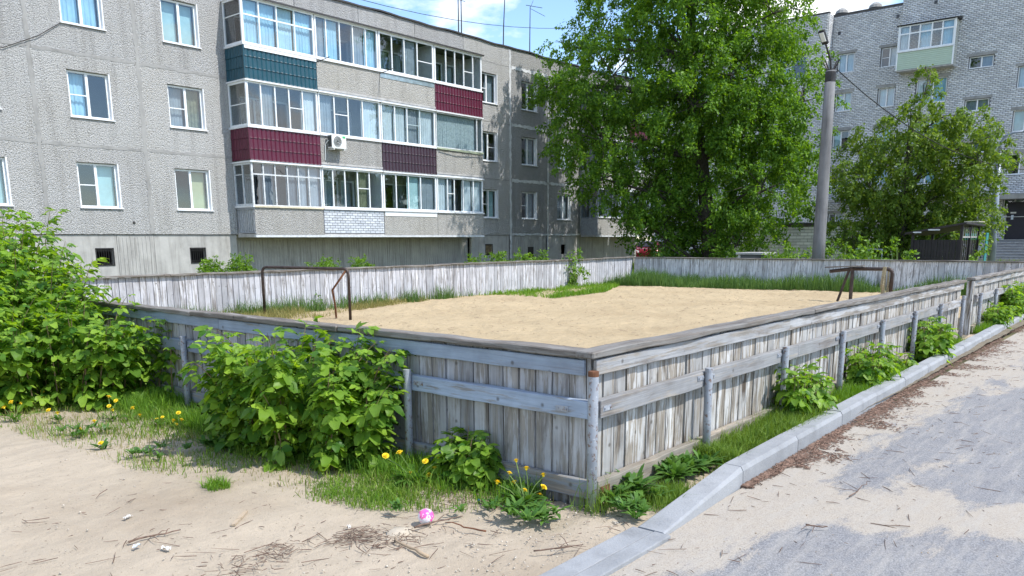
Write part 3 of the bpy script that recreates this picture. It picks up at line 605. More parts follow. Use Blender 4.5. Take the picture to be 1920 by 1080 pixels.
# windows of the bare wall
CW, CB, CC, CY, CO, CG = 'curtain_white', 'curtain_blue', 'curtain_cyan', 'curtain_yellow', 'curtain_olive', 'curtain_grey'
wstyle = {(0, 0): (0.5, [(0, .5)], [CG, CC]), (0, 1): (0.5, [(0, .5)], [None, CB]), (0, 2): (0.5, [], [CB, CW]),
          (1, 0): (0.46, [(0, .52)], [None, CC]), (1, 1): (0.47, [(0, .5)], [CB, None]), (1, 2): (0.5, [], [CB, CB]),
          (2, 0): (0.46, [], [None, CY]), (2, 1): (0.5, [(0, .48)], [CG, CO]), (2, 2): (0.5, [], [CC, CC]),
          (3, 0): (0.5, [(0, .5)], [None, CC]), (3, 1): (0.5, [(1, .5)], [CG, None]), (3, 2): (0.45, [(0, .5)], [None, CG]),
          (4, 0): (0.45, [(0, .5)], [None, CG]), (4, 1): (0.45, [], [None, CG]), (4, 2): (0.45, [(1, .5)], [None, None]),
          (5, 0): (0.5, [(0, .5)], [CG, CG]), (5, 1): (0.5, [], [None, CW]), (5, 2): (0.5, [], [CG, CG])}
for i, (p, q) in enumerate(wincols):
    for fl_ in range(3):
        sp, bars, cu = wstyle[(i, fl_)]
        window(b1, fm1, p, q, FL[fl_]+0.82, FL[fl_]+2.29, sp, bars, cu)
MB(fm1).box(-9, 41.8, -1.9, -1.6, 0.0, 11.0).build('room_wall', 'room', b1)
m = MB(fm1)
for z in (1.70, 4.56, 7.36, 10.16): m.box(-9, 41.85, -1.6, -0.17, z, z+0.16)
m.build('floor_slabs', 'slab', b1)
m = MB(fm1)
for u in (-3.6, -0.3, 3.0, 6.31, 9.63, 12.9, 16.0, 19.15, 22.35, 25.5, 28.95, 32.18, 35.36, 38.6): m.box(u-0.06, u+0.06, -1.6, -0.17, 1.86, 10.16)
m.build('cross_walls', 'joint', b1)
MB(fm1).box(-9.2, 41.9, -12.0, -1.91, 0, 11.0).build('building_core', 'pebble', b1)
MB(fm1).box(41.75, 41.9, -1.9, -0.17, 0, 11.14).build('end_wall', 'pebble_grey', b1)
# roof edge strip
m = MB(fm1); P = []; n = 90
for i in range(n+1):
    u = -9.25+51.2*i/n; s_ = 0.02*math.sin(u*1.3)+0.015*math.sin(u*3.1+1)
    P += [(u, 0.07, 11.14+s_), (u, 0.07, 11.205+s_), (u, -12.0, 11.21)]
m.add(P, [q for i in range(n) for q in ((3*i, 3*i+3, 3*i+4, 3*i+1), (3*i+1, 3*i+4, 3*i+5, 3*i+2))]); m.build('roof', 'roof_edge', b1)
# bitumen smears above the balcony roofs
for a, b_ in ((13.0, 16.0), (16.0, 19.1), (19.1, 22.3), (22.3, 24.9)):
    m = MB(fm1); n = 46; P = []; r = random.Random(int(a*10))
    for i in range(n+1):
        u = a+(b_-a)*i/n; h = 0.10+0.07*r.random()+(0.22*r.random() if r.random() < 0.22 else 0); P += [(u, 0.009, 10.02), (u, 0.009, 10.06+h)]
    m.add(P, [(2*i, 2*i+2, 2*i+3, 2*i+1) for i in range(n)]); m.build('bitumen_smear', 'bitumen', b1)
# plinth, partly ribbed
def plinth(u0, u1, ribbed, holes=(), o=-0.05, mat=None, z1=1.82):
    panel(b1, fm1, u0, u1, 0.0, z1, list(holes), mat or ('plinth_rib' if ribbed else 'plinth'), o=o, t=0.12, gap=0.006, name='plinth_panel')
    if ribbed:
        m = MB(fm1); u = u0+0.06
        while u < u1-0.1:
            if not any(h[0]-0.06 < u < h[1]+0.06 for h in holes): m.box(u, u+0.055, o, o+0.014, 0.02, z1-0.04-random.uniform(0, 0.05))
            u += random.choice((0.13, 0.13, 0.135, 0.14))
        m.build('plinth_ribs', 'plinth_rib', b1)
def grille(u0, u1, w0, w1, o=-0.05):
    m = MB(fm1); m.box(u0-.03, u1+.03, o, o+.02, w1-.01, w1+.03); m.box(u0-.03, u1+.03, o, o+.02, w0-.03, w0+.01); m.box(u0-.03, u0, o, o+.02, w0, w1); m.box(u1, u1+.03, o, o+.02, w0, w1)
    k = 7
    for i in range(1, k): u = u0+(u1-u0)*i/k; m.box(u-.006, u+.006, o+.004, o+.016, w0, w1)
    m.box(u0, u1, o+.002, o+.018, w1-.07, w1-.055); m.box(u0, u1, o+.002, o+.018, w0+.055, w0+.07)
    m.build('window_grille', 'black_metal', b1)
plinth(-9.2, 6.31, False); plinth(6.31, 8.38, False, [(7.68, 8.22, 0.83, 1.36)]); plinth(8.38, 9.66, True); plinth(9.66, 12.85, False, [(10.98, 11.53, 0.83, 1.34)])
grille(7.68, 8.22, .83, 1.36); grille(10.98, 11.53, .83, 1.34)
plinth(12.95, 25.9, True, o=-0.28, z1=1.70); plinth(25.9, 28.88, False, [(27.0, 27.5, 0.85, 1.35)]); plinth(29.02, 32.1, True, [(30.45, 31.0, 0.6, 1.6)]); plinth(32.26, 35.3, False, [(33.5, 34.0, 0.75, 1.3)])
MB(fm1).box(27.0, 27.5, -0.09, -0.07, 0.85, 1.35).build('basement_shutter', 'rust_panel', b1); grille(27.0, 27.5, .85, 1.35)
MB(fm1).box(30.45, 31.0, -0.12, -0.08, 0.6, 1.2).build('basement_shutter', 'black_metal', b1); MB(fm1).box(30.45, 31.0, -0.10, -0.06, 1.2, 1.6).build('basement_shutter', 'plinth_rib', b1)
plinth(35.36, 41.85, True, o=-0.1, z1=1.72)
m = MB(fm1); m.lathe((9.0, 0.0, 2.2), [(0.0, 0), (0.04, 0.0), (0.05, 0.03), (0.02, 0.08)], 8); m.build('vent_pipe', 'black_metal', b1)

# metal tile cladding
def tiles(par, fm, u0, u1, w0, w1, o, mat, axis_side=None):
    rows_ = 3; nu = max(4, int((u1-u0)/0.030)); prof = [(0.0, 0.026), (0.06, 0.018), (0.5, 0.008), (1.0, 0.0)]; m = MB(fm); P = []; rh = (w1-w0)/rows_
    ring = []
    for r_ in range(rows_):
        for t, of in prof:
            ring.append((w0+rh*(r_+t), of))
    for (z, of) in ring:
        for i in range(nu+1):
            u = u0+(u1-u0)*i/nu; wv = 0.013*math.sin(u*2*math.pi/0.185); dz = 0.012*math.sin(u*2*math.pi/0.185) if 0 < ring.index((z, of)) < len(ring)-1 else 0
            P.append((u, o+of+wv+0.013, z-dz*(of > 0.02)))
    nr = len(ring); m.add(P, [(r_*(nu+1)+i, r_*(nu+1)+i+1, (r_+1)*(nu+1)+i+1, (r_+1)*(nu+1)+i) for r_ in range(nr-1) for i in range(nu)])
    m.box(u0+0.002, u1-0.002, o-0.02, o-0.004, w0+.01, w1-.01)
    return m.build('tile_cladding', mat, par)

BO = 1.2     # how far the balconies stand out
def balcony(u0, u1, f, muls, kind, bars=(), top=None, curt=None, roof=True, glass='glass', sillmat='sill_white', fmat='pvc', openp=None, fw=0.055):
    z0 = FL[f]; bal = MB(fm1); bal.box(u0+0.005, u1-0.005, 0.0, BO-0.02, z0-0.10, z0+0.03); b = bal.build('balcony', 'slab', b1)
    pt = z0+0.97
    if kind in ('stone', 'zinc'):
        o = MB(fm1).box(u0+0.012, u1-0.012, BO-0.10, BO-0.005, z0-0.01, pt).build('parapet', 'parapet_stone', b)
        if kind == 'zinc': MB(fm1).box(u0+0.05, u1-0.05, BO-0.004, BO+0.012, pt-0.19, pt-0.01).build('zinc_strip', 'zinc', b)
    elif kind == 'brick':
        MB(fm1).box(u0+0.012, u1-0.012, BO-0.10, BO-0.022, z0+0.02, pt).build('parapet', 'mortar_pale', b)
        me = None; z = z0+0.06; r = 0
        while z < pt-0.06:
            u = u0+0.03-(0.13 if r % 2 else 0)
            while u < u1-0.05:
                a, e = max(u, u0+0.02), min(u+0.25, u1-0.02)
                if e-a > 0.05: MB(fm1).box(a+.006, e-.006, BO-0.03, BO-0.004, z+.007, z+.088).build('brick', 'brick_bluish', b)
                u += 0.26
            z += 0.1; r += 1
    else:
        MB(fm1).box(u0+0.02, u1-0.02, BO-0.10, BO-0.03, z0-0.02, pt).build('parapet', 'parapet_stone', b)
        tiles(b, fm1, u0+0.0, u1-0.0, z0-0.14, pt+0.03, BO-0.012, kind)
    if kind in ('stone', 'brick', 'zinc'): MB(fm1).box(u0, u1, BO-0.12, BO+0.02, z0-0.10, z0-0.02).build('slab_edge', 'old_white' if f == 0 else 'slab', b)
    MB(fm1).box(u0+0.01, u1-0.01, BO-0.12, BO+0.055, pt+0.012, pt+0.075).build('sill', sillmat, b)
    gz0, gz1 = pt+0.078, z0+2.58
    glaze(b, fm1, 'glazing_frame', u0+0.03, u1-0.03, gz0, gz1, BO-0.02, muls, bars, fw, 0.05, 0.06, fmat, glass, curt, -0.10, top, openp)
    if roof: MB(fm1).box(u0-0.01, u1+0.01, BO-0.10, BO+0.06, gz1+0.003, gz1+0.055).build('header', 'sill_white', b); MB(fm1).box(u0+0.01, u1-0.01, BO-0.09, BO-0.012, gz1+0.056, z0+2.70).build('header_panel', 'old_white', b)
    MB(fm1).box(u1-0.02, u1+0.015, 0.0, BO-0.05, z0, z0+2.62).build('side_screen', 'sill_white', b)
    return b
def side_glazing(b, f, kind, bar, mid):
    """left-hand return of the end balcony (faces the open yard)"""
    z0 = FL[f]; fs = lambda u, o, w_: (12.9-o, YF-u, w_); pt = z0+0.97
    if kind: tiles(b, fs, 0.02, BO-0.02, z0-0.14, pt+0.03, 0.0, kind); MB(fs).box(BO-0.03, BO+0.03, 0.0, 0.045, z0-0.14, pt+0.03).build('corner_trim', kind, b)
    MB(fs).box(0.0, BO+0.04, -0.06, 0.05, pt+0.012, pt+0.075).build('sill', 'sill_white', b)
    glaze(b, fs, 'glazing_frame', 0.02, BO-0.0, pt+0.078, z0+2.58, 0.02, mid, [(0, bar)] if bar else [], 0.07, 0.05, 0.06, 'pvc' if kind else 'old_white', 'glass_dusty', None)
    MB(fs).box(0.0, BO+0.05, -0.05, 0.06, z0+2.583, z0+2.635).build('header', 'sill_white', b)
u = lambda *a: list(a)
# top floor
b = balcony(12.9, 16.0, 2, u(13.62, 14.36, 15.12), 'tile_teal', top=9.45, curt=[CB, CB, CB, CB], openp=2); side_glazing(b, 2, 'tile_teal', 9.45, [])
MB(fm1).box(12.9, 15.98, BO+0.02, BO+0.05, 8.30, 8.40).build('trim_strip', 'pvc', b)
b = balcony(16.0, 19.15, 2, u(16.55, 17.2, 17.85, 18.5), 'stone', curt=[CG, CB, None, CG, CB])
b = balcony(19.15, 22.35, 2, u(19.9, 20.6, 21.35), 'zinc', bars=[(3, 9.2)], curt=[None, None, CG, None], fw=0.08)
b = balcony(22.35, 25.5, 2, u(23.1, 23.68, 24.26, 24.88), 'tile_maroon', bars=[(3, 9.2)], fw=0.07)
# middle floor
b = balcony(12.9, 16.0, 1, u(13.5, 14.1, 14.7, 15.3), 'tile_maroon', bars=[(3, 6.5)], curt=[None, CG, None, None, CW]); side_glazing(b, 1, 'tile_maroon', 6.45, [])
b = balcony(16.0, 19.15, 1, u(16.78, 17.46, 18.2), 'stone', bars=[(1, 6.5)], curt=[CG, None, None, CW], fmat='pvc')
b = balcony(19.15, 22.35, 1, u(19.95, 20.65, 21.4), 'tile_plum', bars=[(2, 6.5)], curt=[CW, CW, CG, CW], openp=2)
b = balcony(22.35, 25.5, 1, u(25.1), 'stone', curt=['curtain_lace', None], roof=True, sillmat='old_green', fmat='old_white', fw=0.05)
# ground floor
b = balcony(12.9, 16.0, 0, u(13.4, 13.9, 14.43, 14.92, 15.4), 'stone', top=4.0, curt=[None, CG, None, CG, CW, CW], sillmat='old_yellow', fmat='old_white', glass='glass_dusty', fw=0.035)
side_glazing(b, 0, None, 4.0, [0.6])
fs = lambda u_, o, w_: (12.9-o, YF-u_, w_); m = MB(fs)
for i in range(10): m.box(0.08+i*0.118, 0.10+i*0.118, -0.01, 0.01, 1.9, 2.78)
m.box(0.04, 1.2, -0.015, 0.015, 2.74, 2.80); m.box(0.04, 1.2, -0.015, 0.015, 1.88, 1.92); m.build('railing', 'post', b)
MB(fs).box(0.06, 1.18, -0.06, -0.05, 1.9, 2.78).build('railing_sheet', 'old_white', b)
b = balcony(16.0, 19.15, 0, u(16.55, 17.15, 17.8, 18.42), 'brick', bars=[(3, 3.7)], curt=[None, None, None, CO, None])
b = balcony(19.15, 22.35, 0, u(19.9, 20.62, 21.35), 'stone', curt=[None, None, CC, CG], fw=0.07)
MB(fm1).box(19.2, 22.3, BO-0.004, BO+0.014, 2.62, 2.80).build('trim_strip', 'pvc', b)
b = balcony(22.35, 25.5, 0, u(23.05, 23.5, 24.1, 24.8), 'stone', bars=[(1, 3.7)], curt=[CW, CG, None, CW, CW])
m = MB(fm1).box(12.85, 25.55, BO-0.16, BO+0.10, 10.03, 10.09); m.box(12.85, 25.55, 0.0, BO-0.16, 10.03, 10.07); m.build('balcony_roof', 'roof_edge', b1)
# balconies past the joint, half hidden by the big tree
for a, b_ in colsF:
    for f in range(3):
        mu = [a+0.8, a+1.6, a+2.4]; k = ['stone', 'stone', 'tile_maroon'][f] if a > 36 else 'stone'
        balcony(a+0.05, b_-0.1, f, mu, k, top=FL[f]+1.75, curt=[None, CG, None, CW], fmat='old_white' if f else 'steel_blue', glass='glass_dusty')
fs = lambda u_, o, w_: (35.4-o, YF-u_, w_)
for f in range(3):
    m = MB(fs); m.box(0.02, 1.18, -0.02, 0.02, FL[f], FL[f]+0.97); m.build('side_parapet', 'post' if f == 0 else 'old_white', b1)
    glaze(b1, fs, 'window', 0.03, 1.18, FL[f]+1.0, FL[f]+2.58, 0.02, [0.6], [(0, FL[f]+1.7), (1, FL[f]+1.7)], 0.04, 0.04, 0.05, 'steel_blue', 'glass_dusty')
MB(fm1).box(35.4, 41.85, 0, BO+0.05, 10.03, 10.09).build('balcony_roof', 'roof_edge', b1)
# clothes rods
for (a, z) in ((16.02, 8.3), (19.17, 8.35)):
    MB().tube([(a, YF-BO, z), (a+0.05, YF-BO-0.75, z+0.10)], 0.014, 6).build('clothes_rod', 'black_metal', b1)
MB(fm1).tube([(22.5, BO+0.08, 5.62), (23.6, BO+0.16, 5.60), (25.3, BO+0.10, 5.58)], 0.02, 6).build('clothes_rod', 'old_green', b1)
MB(fm1).tube([(-4, 0.04, 8.5), (0, 0.04, 7.7), (4.0, 0.04, 7.2), (5.6, 0.04, 7.25), (6.6, 0.05, 7.75), (7.3, 0.03, 8.25)], 0.012, 5).build('cable', 'black_metal', b1)
# air conditioner
ac = thing('air_conditioner', (16.55, 23.6, 5.15), 'white split air conditioner box on the stone balcony front, beside the maroon cladding', 'air conditioner')
m = MB(); m.box(16.28, 16.98, 23.42, 23.70, 5.14, 5.66); m.build('casing', 'plastic_white', ac, bevel=0.015)
m = MB(); vs = [(16.55+0.19*math.cos(t), 23.412, 5.41+0.19*math.sin(t)) for t in np.linspace(0, 2*math.pi, 21)[:-1]]; m.add(vs, [tuple(range(20))]); fan = m.build('fan_grille', 'ac_dark', ac)
for r_ in (0.06, 0.11, 0.155, 0.195): MB().tube([(16.55+r_*math.cos(t), 23.405, 5.41+r_*math.sin(t)) for t in np.linspace(0, 2*math.pi, 25)], 0.006, 5, False).build('grille_ring', 'plastic_white', fan)
MB().box(16.275, 16.281, 23.45, 23.67, 5.2, 5.62).build('side_louvre', 'ac_dark', ac); MB().box(16.80, 16.93, 23.412, 23.419, 5.55, 5.62).build('sticker', 'sticker_green', ac)
m = MB(); m.box(16.35, 16.39, 23.42, 23.82, 5.09, 5.135); m.box(16.87, 16.91, 23.42, 23.82, 5.09, 5.135); m.build('bracket', 'plastic_white', ac)
MB().tube([(16.2, 23.78, 4.7), (16.2, 23.75, 5.3), (16.27, 23.62, 5.45)], 0.018, 6).build('hose', 'plastic_white', ac)
# roof aerials
def aerial(x, y, h, label, kind):
    t = thing('roof_aerial', (x, y, 11.2), label, 'aerial', 'aerials on the panel building roof')
    ln = {'lean': 0.25, 'pair': 0.0}.get(kind, 0.05)
    MB().tube([(x, y, 11.2), (x+ln*0.25, y, 11.2+h*0.4), (x+ln, y, 11.2+h)], [0.035, 0.03, 0.02], 7).build('mast', 'black_metal', t)
    if kind == 'pair':
        for k in range(3): MB().tube([(x-0.3+0.05*k, y, 11.2+h*0.72+0.22*k), (x+0.3-0.05*k, y, 11.2+h*0.72+0.22*k)], 0.012, 5).build('cross_rod', 'black_metal', t)
    if kind == 'tee':
        MB().tube([(x-0.32, y, 11.2+h), (x+0.75, y-0.3, 11.2+h+0.02)], 0.016, 5).build('cross_rod', 'black_metal', t); MB().tube([(x+0.1, y, 11.2+h), (x+0.7, y+0.3, 11.2+h+0.5)], 0.012, 5).build('cross_rod', 'black_metal', t); MB().tube([(x+0.1, y, 11.2+h-0.1), (x+0.75, y-0.5, 11.2+h-0.45)], 0.012, 5).build('cross_rod', 'black_metal', t)
aerial(27.3, 27, 3.2, 'left one of the close pair of thin roof masts', 'pair'); aerial(27.62, 27.1, 3.2, 'right one of the close pair of thin roof masts', 'pair')
aerial(30.75, 27, 4.0, 'leaning bare mast on the roof edge', 'lean'); aerial(33.05, 27, 3.1, 'T-shaped aerial on the roof nearest the big tree', 'tee')
tag(MB().tube([tuple(Vector((16.0, 27.5, 12.4)).lerp(Vector((46, 27.5, 16.2)), t)+Vector((0, 0, -1.3*4*t*(1-t)))) for t in np.linspace(0, 1, 14)], 0.014, 5).build('overhead_cable', 'black_metal', None, loc=(16, 27.5, 12.4)), 'thin overhead cable crossing the sky past the roof aerials', 'cable')

# ------------------------------------------------------------------ right: white brick apartment block
fm2 = lambda u, o, w_: (60.0-o, -u, w_)
b2 = thing('brick_apartment_building', (60, 12, 0), 'tall white-brick apartment block with green-sided balcony, behind the trees on the right', 'building')
W2 = []   # (u0, u1, w0, w1, o, split, bars, curtains)
rowz = [13.65, 10.90, 8.15, 5.40]
for i, z in enumerate(rowz):
    W2.append((-19.08, -17.86, z, z+1.38, 0.0, 0.5, [], [CW, CW] if i == 0 else [CB, CB] if i == 1 else [CC, None] if i == 2 else [None, None]))
    W2.append((-16.05, -14.86, z, z+1.38, 0.0, 0.5, [(0, .5)] if i == 0 else [], [None, CW] if i == 0 else [CB, CB]))
    if i > 0: W2.append((-13.4, -11.4, z-0.1, z+1.6, 0.4, 0.55, [], [CW, CB]))
    W2.append((-10.22, -8.72, z-0.92, z-0.12, 0.4, 0.5, [], [None, CG] if i == 0 else [CG, CG]))
    W2.append((-7.28, -5.9, z-2.5, z-1.1, 0.4, 0.5, [], [CW, CB] if i == 0 else [CC, CC] if i == 1 else [None, CG]))
    W2.append((-4.3, -2.9, z-2.5, z-1.1, 0.4, 0.5, [], [CW, None]))
    W2.append((-23.6, -21.0, z-0.2, z+1.5, 1.0, 0.5, [(0, .55)], [CG, None])); W2.append((-27.2, -25.8, z, z+1.38, 1.0, 0.5, [], [CW, CB])); W2.append((-31.0, -29.6, z, z+1.38, 1.0, 0.5, [], [None, CB]))
W2.append((-19.0, -17.9, 2.15, 3.45, 0.0, 0.5, [], [None, CW])); W2.append((-15.9, -14.95, 2.15, 3.45, 0.0, 0.5, [], [None, None]))
door2 = (-6.98, -5.15, 1.40, 3.92)
secs = [(-34.0, -19.6, 1.0, 17.9), (-19.6, -14.7, 0.0, 17.85), (-14.7, 14.0, 0.4, 20.6)]
BV = []; BF = []
def add_bricks(u0, u1, w1, omap, holes, bl=0.31, bh=0.118, w0=0.2):
    z = w0; r = 0
    while z+bh < w1:
        uu = u0-(bl/2 if r % 2 else 0)
        while uu < u1:
            a, e = max(uu, u0)+0.012, min(uu+bl, u1)-0.012; pieces = [(a, e)]
            for h in holes:
                if h[2] < z+bh*.6 and h[3] > z+bh*.4:
                    pieces = [q for a_, e_ in pieces for q in ((a_, min(e_, h[0]-.012)), (max(a_, h[1]+.012), e_))]
                    pieces = [q for k_, q in enumerate(pieces) if q[1]-q[0] > 0.05 and q not in pieces[:k_]]
            for a, e in pieces:
                if e-a < 0.05: continue
                k = len(BV); j = random.uniform(-.006, .008); P = [(a, 0, z+.011), (e, 0, z+.011), (e, 0, z+bh-.011), (a, 0, z+bh-.011)]
                BV.extend([omap(p[0], 0.0, p[2]) for p in P]+[omap(p[0], 0.024+j, p[2]) for p in P])
                BF.extend([(k+4, k+5, k+6, k+7), (k, k+1, k+5, k+4), (k+1, k+2, k+6, k+5), (k+2, k+3, k+7, k+6), (k+3, k, k+4, k+7)])
            uu += bl
        z += bh; r += 1
for (u0, u1, o, top) in secs:
    hs = [(q[0], q[1], q[2], q[3]) for q in W2 if abs(q[4]-o) < 0.01]+([door2] if o == 0.4 else [])
    panel(b2, fm2, u0, u1, 0.0, top, hs, 'mortar_dark', o=o, t=0.2, gap=0.0, name='wall_backing')
    add_bricks(u0, u1, top-0.1, (lambda o_: (lambda u_, d, w_: fm2(u_, o_+d, w_)))(o), hs)
    MB(fm2).box(u0-0.05, u1+0.02, o-0.3, o+0.07, top-0.08, top).build('coping', 'roof_edge', b2)
    MB(fm2).box(u0+0.1, u1-0.1, o-12, o-1.4, 0, top-0.3).build('building_core', 'room', b2)
add_bricks(0.0, 1.0, 17.8, lambda u_, d, w_: (59.0+u_, 19.6-d, w_), []); add_bricks(0.0, 0.4, 20.5, lambda u_, d, w_: (59.6+u_, 14.7+d, w_), [])
m = MB(); m.box(59.0, 60.2, 19.6, 19.75, 0, 17.8); m.box(59.6, 60.2, 14.5, 14.7, 0, 20.5); m.build('return_wall', 'mortar_dark', b2)
o = bpy.data.objects.new('bricks', mesh_np('bricks', np.array(BV)-np.array([60, 12, 0]), np.array(BF), 'brick_white')); link(o, b2); WLOC[o.name] = Vector((60, 12, 0)); o['kind'] = 'stuff'
for (u0, u1, w0, w1, oo, sp, bars, cu) in W2:
    f_ = (lambda o_: (lambda u_, d, w_: fm2(u_, o_+d, w_)))(oo)
    window(b2, f_, u0, u1, w0, w1, sp, bars, cu, o=-0.12, reveal=False)
    MB(f_).box(u0-0.15, u1+0.15, 0.0, 0.035, w1+0.002, w1+0.2).build('lintel', 'joint', b2)
for (yy, z) in ((19.1, 16.5), (15.1, 17.0), (12.6, 17.4), (7.8, 18.2)):
    oo = 0.0 if yy > 14.7 else 0.4
    MB(fm2).box(-yy-0.1, -yy+0.1, oo+0.0, oo+0.034, z-0.12, z+0.12).build('air_vent', 'room', b2)
# siding balcony
f_ = lambda u_, d, w_: fm2(u_, 0.43+d, w_); D = 0.95
b = MB(f_).box(-14.55, -11.0, 0, D, 13.0, 13.08).build('balcony', 'slab', b2)
for k in range(9): z = 13.10+k*0.125; m = MB(f_); m.add([(-14.53, D+.03, z), (-11.02, D+.03, z), (-11.02, D+.005, z+.123), (-14.53, D+.005, z+.123), (-14.53, D-.02, z), (-11.02, D-.02, z), (-11.02, D-.02, z+.123), (-14.53, D-.02, z+.123)], [(0, 1, 2, 3), (0, 4, 5, 1), (3, 2, 6, 7), (0, 3, 7, 4), (1, 5, 6, 2)]); m.build('siding_slat', 'siding_green', b)
for k in range(23): z = 13.10+k*0.125; m = MB(f_); m.add([(-11.0, 0, z), (-11.0, D+.02, z), (-11.025, D+.02, z+.123), (-11.025, 0, z+.123)], [(0, 1, 2, 3)]); m.build('siding_slat', 'siding_cream', b)
MB(f_).box(-14.58, -14.50, D-.02, D+.05, 13.05, 16.0).build('corner_post', 'pvc', b); MB(f_).box(-11.06, -10.97, D-.02, D+.05, 13.05, 16.0).build('corner_post', 'pvc', b)
MB(f_).box(-14.6, -10.98, D-.05, D+.08, 14.23, 14.31).build('sill', 'sill_white', b)
glaze(b, f_, 'glazing_frame', -14.5, -11.06, 14.32, 15.95, D+.02, [-13.85, -13.2, -12.45, -11.8], (), 0.07, 0.09, 0.06, 'pvc', 'glass', [CW, None, CB, None, CB], -0.12, 15.42)
MB(f_).box(-14.52, -14.48, 0, D-.03, 13.08, 15.95).build('side_screen', 'sill_white', b)
m = MB(f_); m.add([(-14.7, 0, 16.25), (-10.85, 0, 16.25), (-10.85, D+.14, 16.03), (-14.7, D+.14, 16.03), (-14.7, 0, 16.0), (-10.85, 0, 16.0), (-10.85, D+.14, 15.97), (-14.7, D+.14, 15.97)], [(0, 1, 2, 3), (3, 2, 6, 7), (0, 3, 7, 4), (1, 5, 6, 2), (4, 7, 6, 5)]); m.build('balcony_roof', 'bitumen', b)
# ventilation cowls on the roof
for (yy, z) in ((19.35, 17.9), (16.95, 17.88)):
    m = MB(); m.lathe((60.9, yy, z-0.2), [(0.22, 0), (0.22, 0.35), (0.48, 0.36), (0.42, 0.55), (0.22, 0.72), (0.05, 0.78)], 12); m.build('roof_cowl', 'joint', b2)
# ground-floor canopy, entrance and steps
m = MB(fm2); m.box(-19.5, -7.3, 0.42, 1.3, 4.22, 4.42); m.box(-7.3, -3.5, 0.43, 2.2, 4.05, 4.35); m.build('canopy', 'joint', b2)
d_ = MB(fm2).box(door2[0]+.03, door2[1]-.03, 0.25, 0.33, door2[2], door2[3]-.02).build('entrance_door', 'door_dark', b2)
MB(fm2).box(-6.92, -6.82, 0.34, 0.37, 2.2, 2.35).build('door_handle', 'plastic_white', d_); MB(fm2).box(-6.78, -6.45, 0.334, 0.345, 3.15, 3.25).build('door_notice', 'paper_white', d_); MB(fm2).box(-6.72, -6.58, 0.334, 0.345, 2.75, 3.05).build('entry_phone', 'plaque', d_)
MB(fm2).box(-7.75, -7.2, 0.44, 0.455, 2.75, 3.1).build('notice_board', 'plaque', b2)
for k in range(8):
    m = MB().box(58.9-0.36*k-(0.36 if k else 0.0), 59.5 if k == 0 else 58.9-0.36*k-0.004, 2.4, 7.55+0.02*k, 0, 1.38-0.172*k); m.build('step', 'stair_concrete', b2); MB().box(58.9-0.36*k-(0.36 if k else 0.0)-.05, 58.9-0.36*k+(.58 if k == 0 else -.006), 2.4, 7.56+0.02*k, 1.382-0.172*k, 1.43-0.172*k).build('tread', 'slab', b2)  # treads in paler concrete: sunlight on them is put into the colour
m = MB(); m.prism([(55.9, 0), (59.3, 0), (59.3, 1.85), (58.9, 1.85), (55.9, 0.3)], 1, 7.75, 8.0); m.build('stair_cheek', 'stair_concrete', b2)

# ------------------------------------------------------------------ things beyond the field
def onX(px, py, X):
    r = _F + _R*(px-960)/FPX - _U*(py-CYP)/FPX; return CAM+r*((X-CAM[0])/r[0])
# brick outbuilding
ob = thing('brick_outbuilding', (42, 15, 0), 'low white-brick outbuilding with a dark flat roof edge behind the lamp pole', 'outbuilding')
MB().box(42.03, 46, 11.4, 19.2, 0, 2.32).build('wall_backing', 'mortar_dark', ob); MB().box(41.85, 46.2, 11.2, 19.4, 2.33, 2.45).build('roof', 'roof_edge', ob)
bmesh_ = {}
z = 0.02; r_ = 0
while z < 2.2:
    y = 11.42-(0.21 if r_ % 2 else 0)
    while y < 19.1:
        a, e = max(y, 11.42), min(y+0.42, 19.18)
        if e-a > 0.1:
            key = round(e-a, 2)
            if key not in bmesh_: bmesh_[key] = MB().box(-0.02, 0.05, 0.012, key-0.012, 0.012, 0.158).mesh('brick', 'brick_white')
            part_of('brick', bmesh_[key], ob, (42.0+random.uniform(-.008, .006), a, z))
        y += 0.42
    z += 0.17; r_ += 1
# concrete lamp pole
px0 = at(1535, 470, 29.5); px0[2] = 0; T = onX(1558, 133, px0[0])
lp = thing('lamp_pole', (px0[0], px0[1], 0), 'tall tapering concrete lamp pole standing beyond the far fence between the two trees', 'lamp pole')
base = Vector((px0[0], px0[1], 0)); H_ = T[2]; tp = Vector((px0[0], T[1], H_))
m = MB(); m.tube([base.lerp(tp, t) for t in (0, .25, .5, .75, 1)], [0.225, 0.205, 0.19, 0.178, 0.165], 16); m.build('shaft', 'pole_concrete', lp, True)
MB().tube([tp+Vector((0, 0, -0.35)), tp+Vector((0, 0, -0.05)), tp+Vector((0, 0, 0.03))], [0.172, 0.172, 0.15], 16).build('collar', 'black_metal', lp)
hd = tp+Vector((-0.25, 0.16, 0.85))
MB().tube([tp, tp+Vector((-0.04, 0.03, 0.35)), hd], [0.035, 0.035, 0.03], 8).build('bracket_arm', 'black_metal', lp)
for dx, dy in ((0.1, 0.30), (0.05, -0.24), (-0.15, 0.15), (0.2, -0.1)): MB().tube([tp+Vector((dx*.3, dy*.3, -0.02)), tp+Vector((dx, dy, 0.33))], [0.03, 0.02], 6).build('insulator_pin', 'black_metal', lp)
q = Vector((-0.35, 0.12, 0.55)).normalized(); m = MB(); m.beam(hd-q*0.05, hd+q*0.42, 0.22, 0.09); hdo = m.build('lamp_head', 'black_metal', lp, bevel=0.02)
MB().beam(hd+q*0.06+Vector((-0.045, 0.0, -0.03)), hd+q*0.36+Vector((-0.045, 0.0, -0.03)), 0.16, 0.03).build('lamp_lens', 'plastic_white', hdo)
wp = [tuple((tp+Vector((0.1, -0.15, 0.05))).lerp(Vector((36, 2.5, 4.3)), t)+Vector((0, 0, -0.8*4*t*(1-t)))) for t in np.linspace(0, 1, 16)]
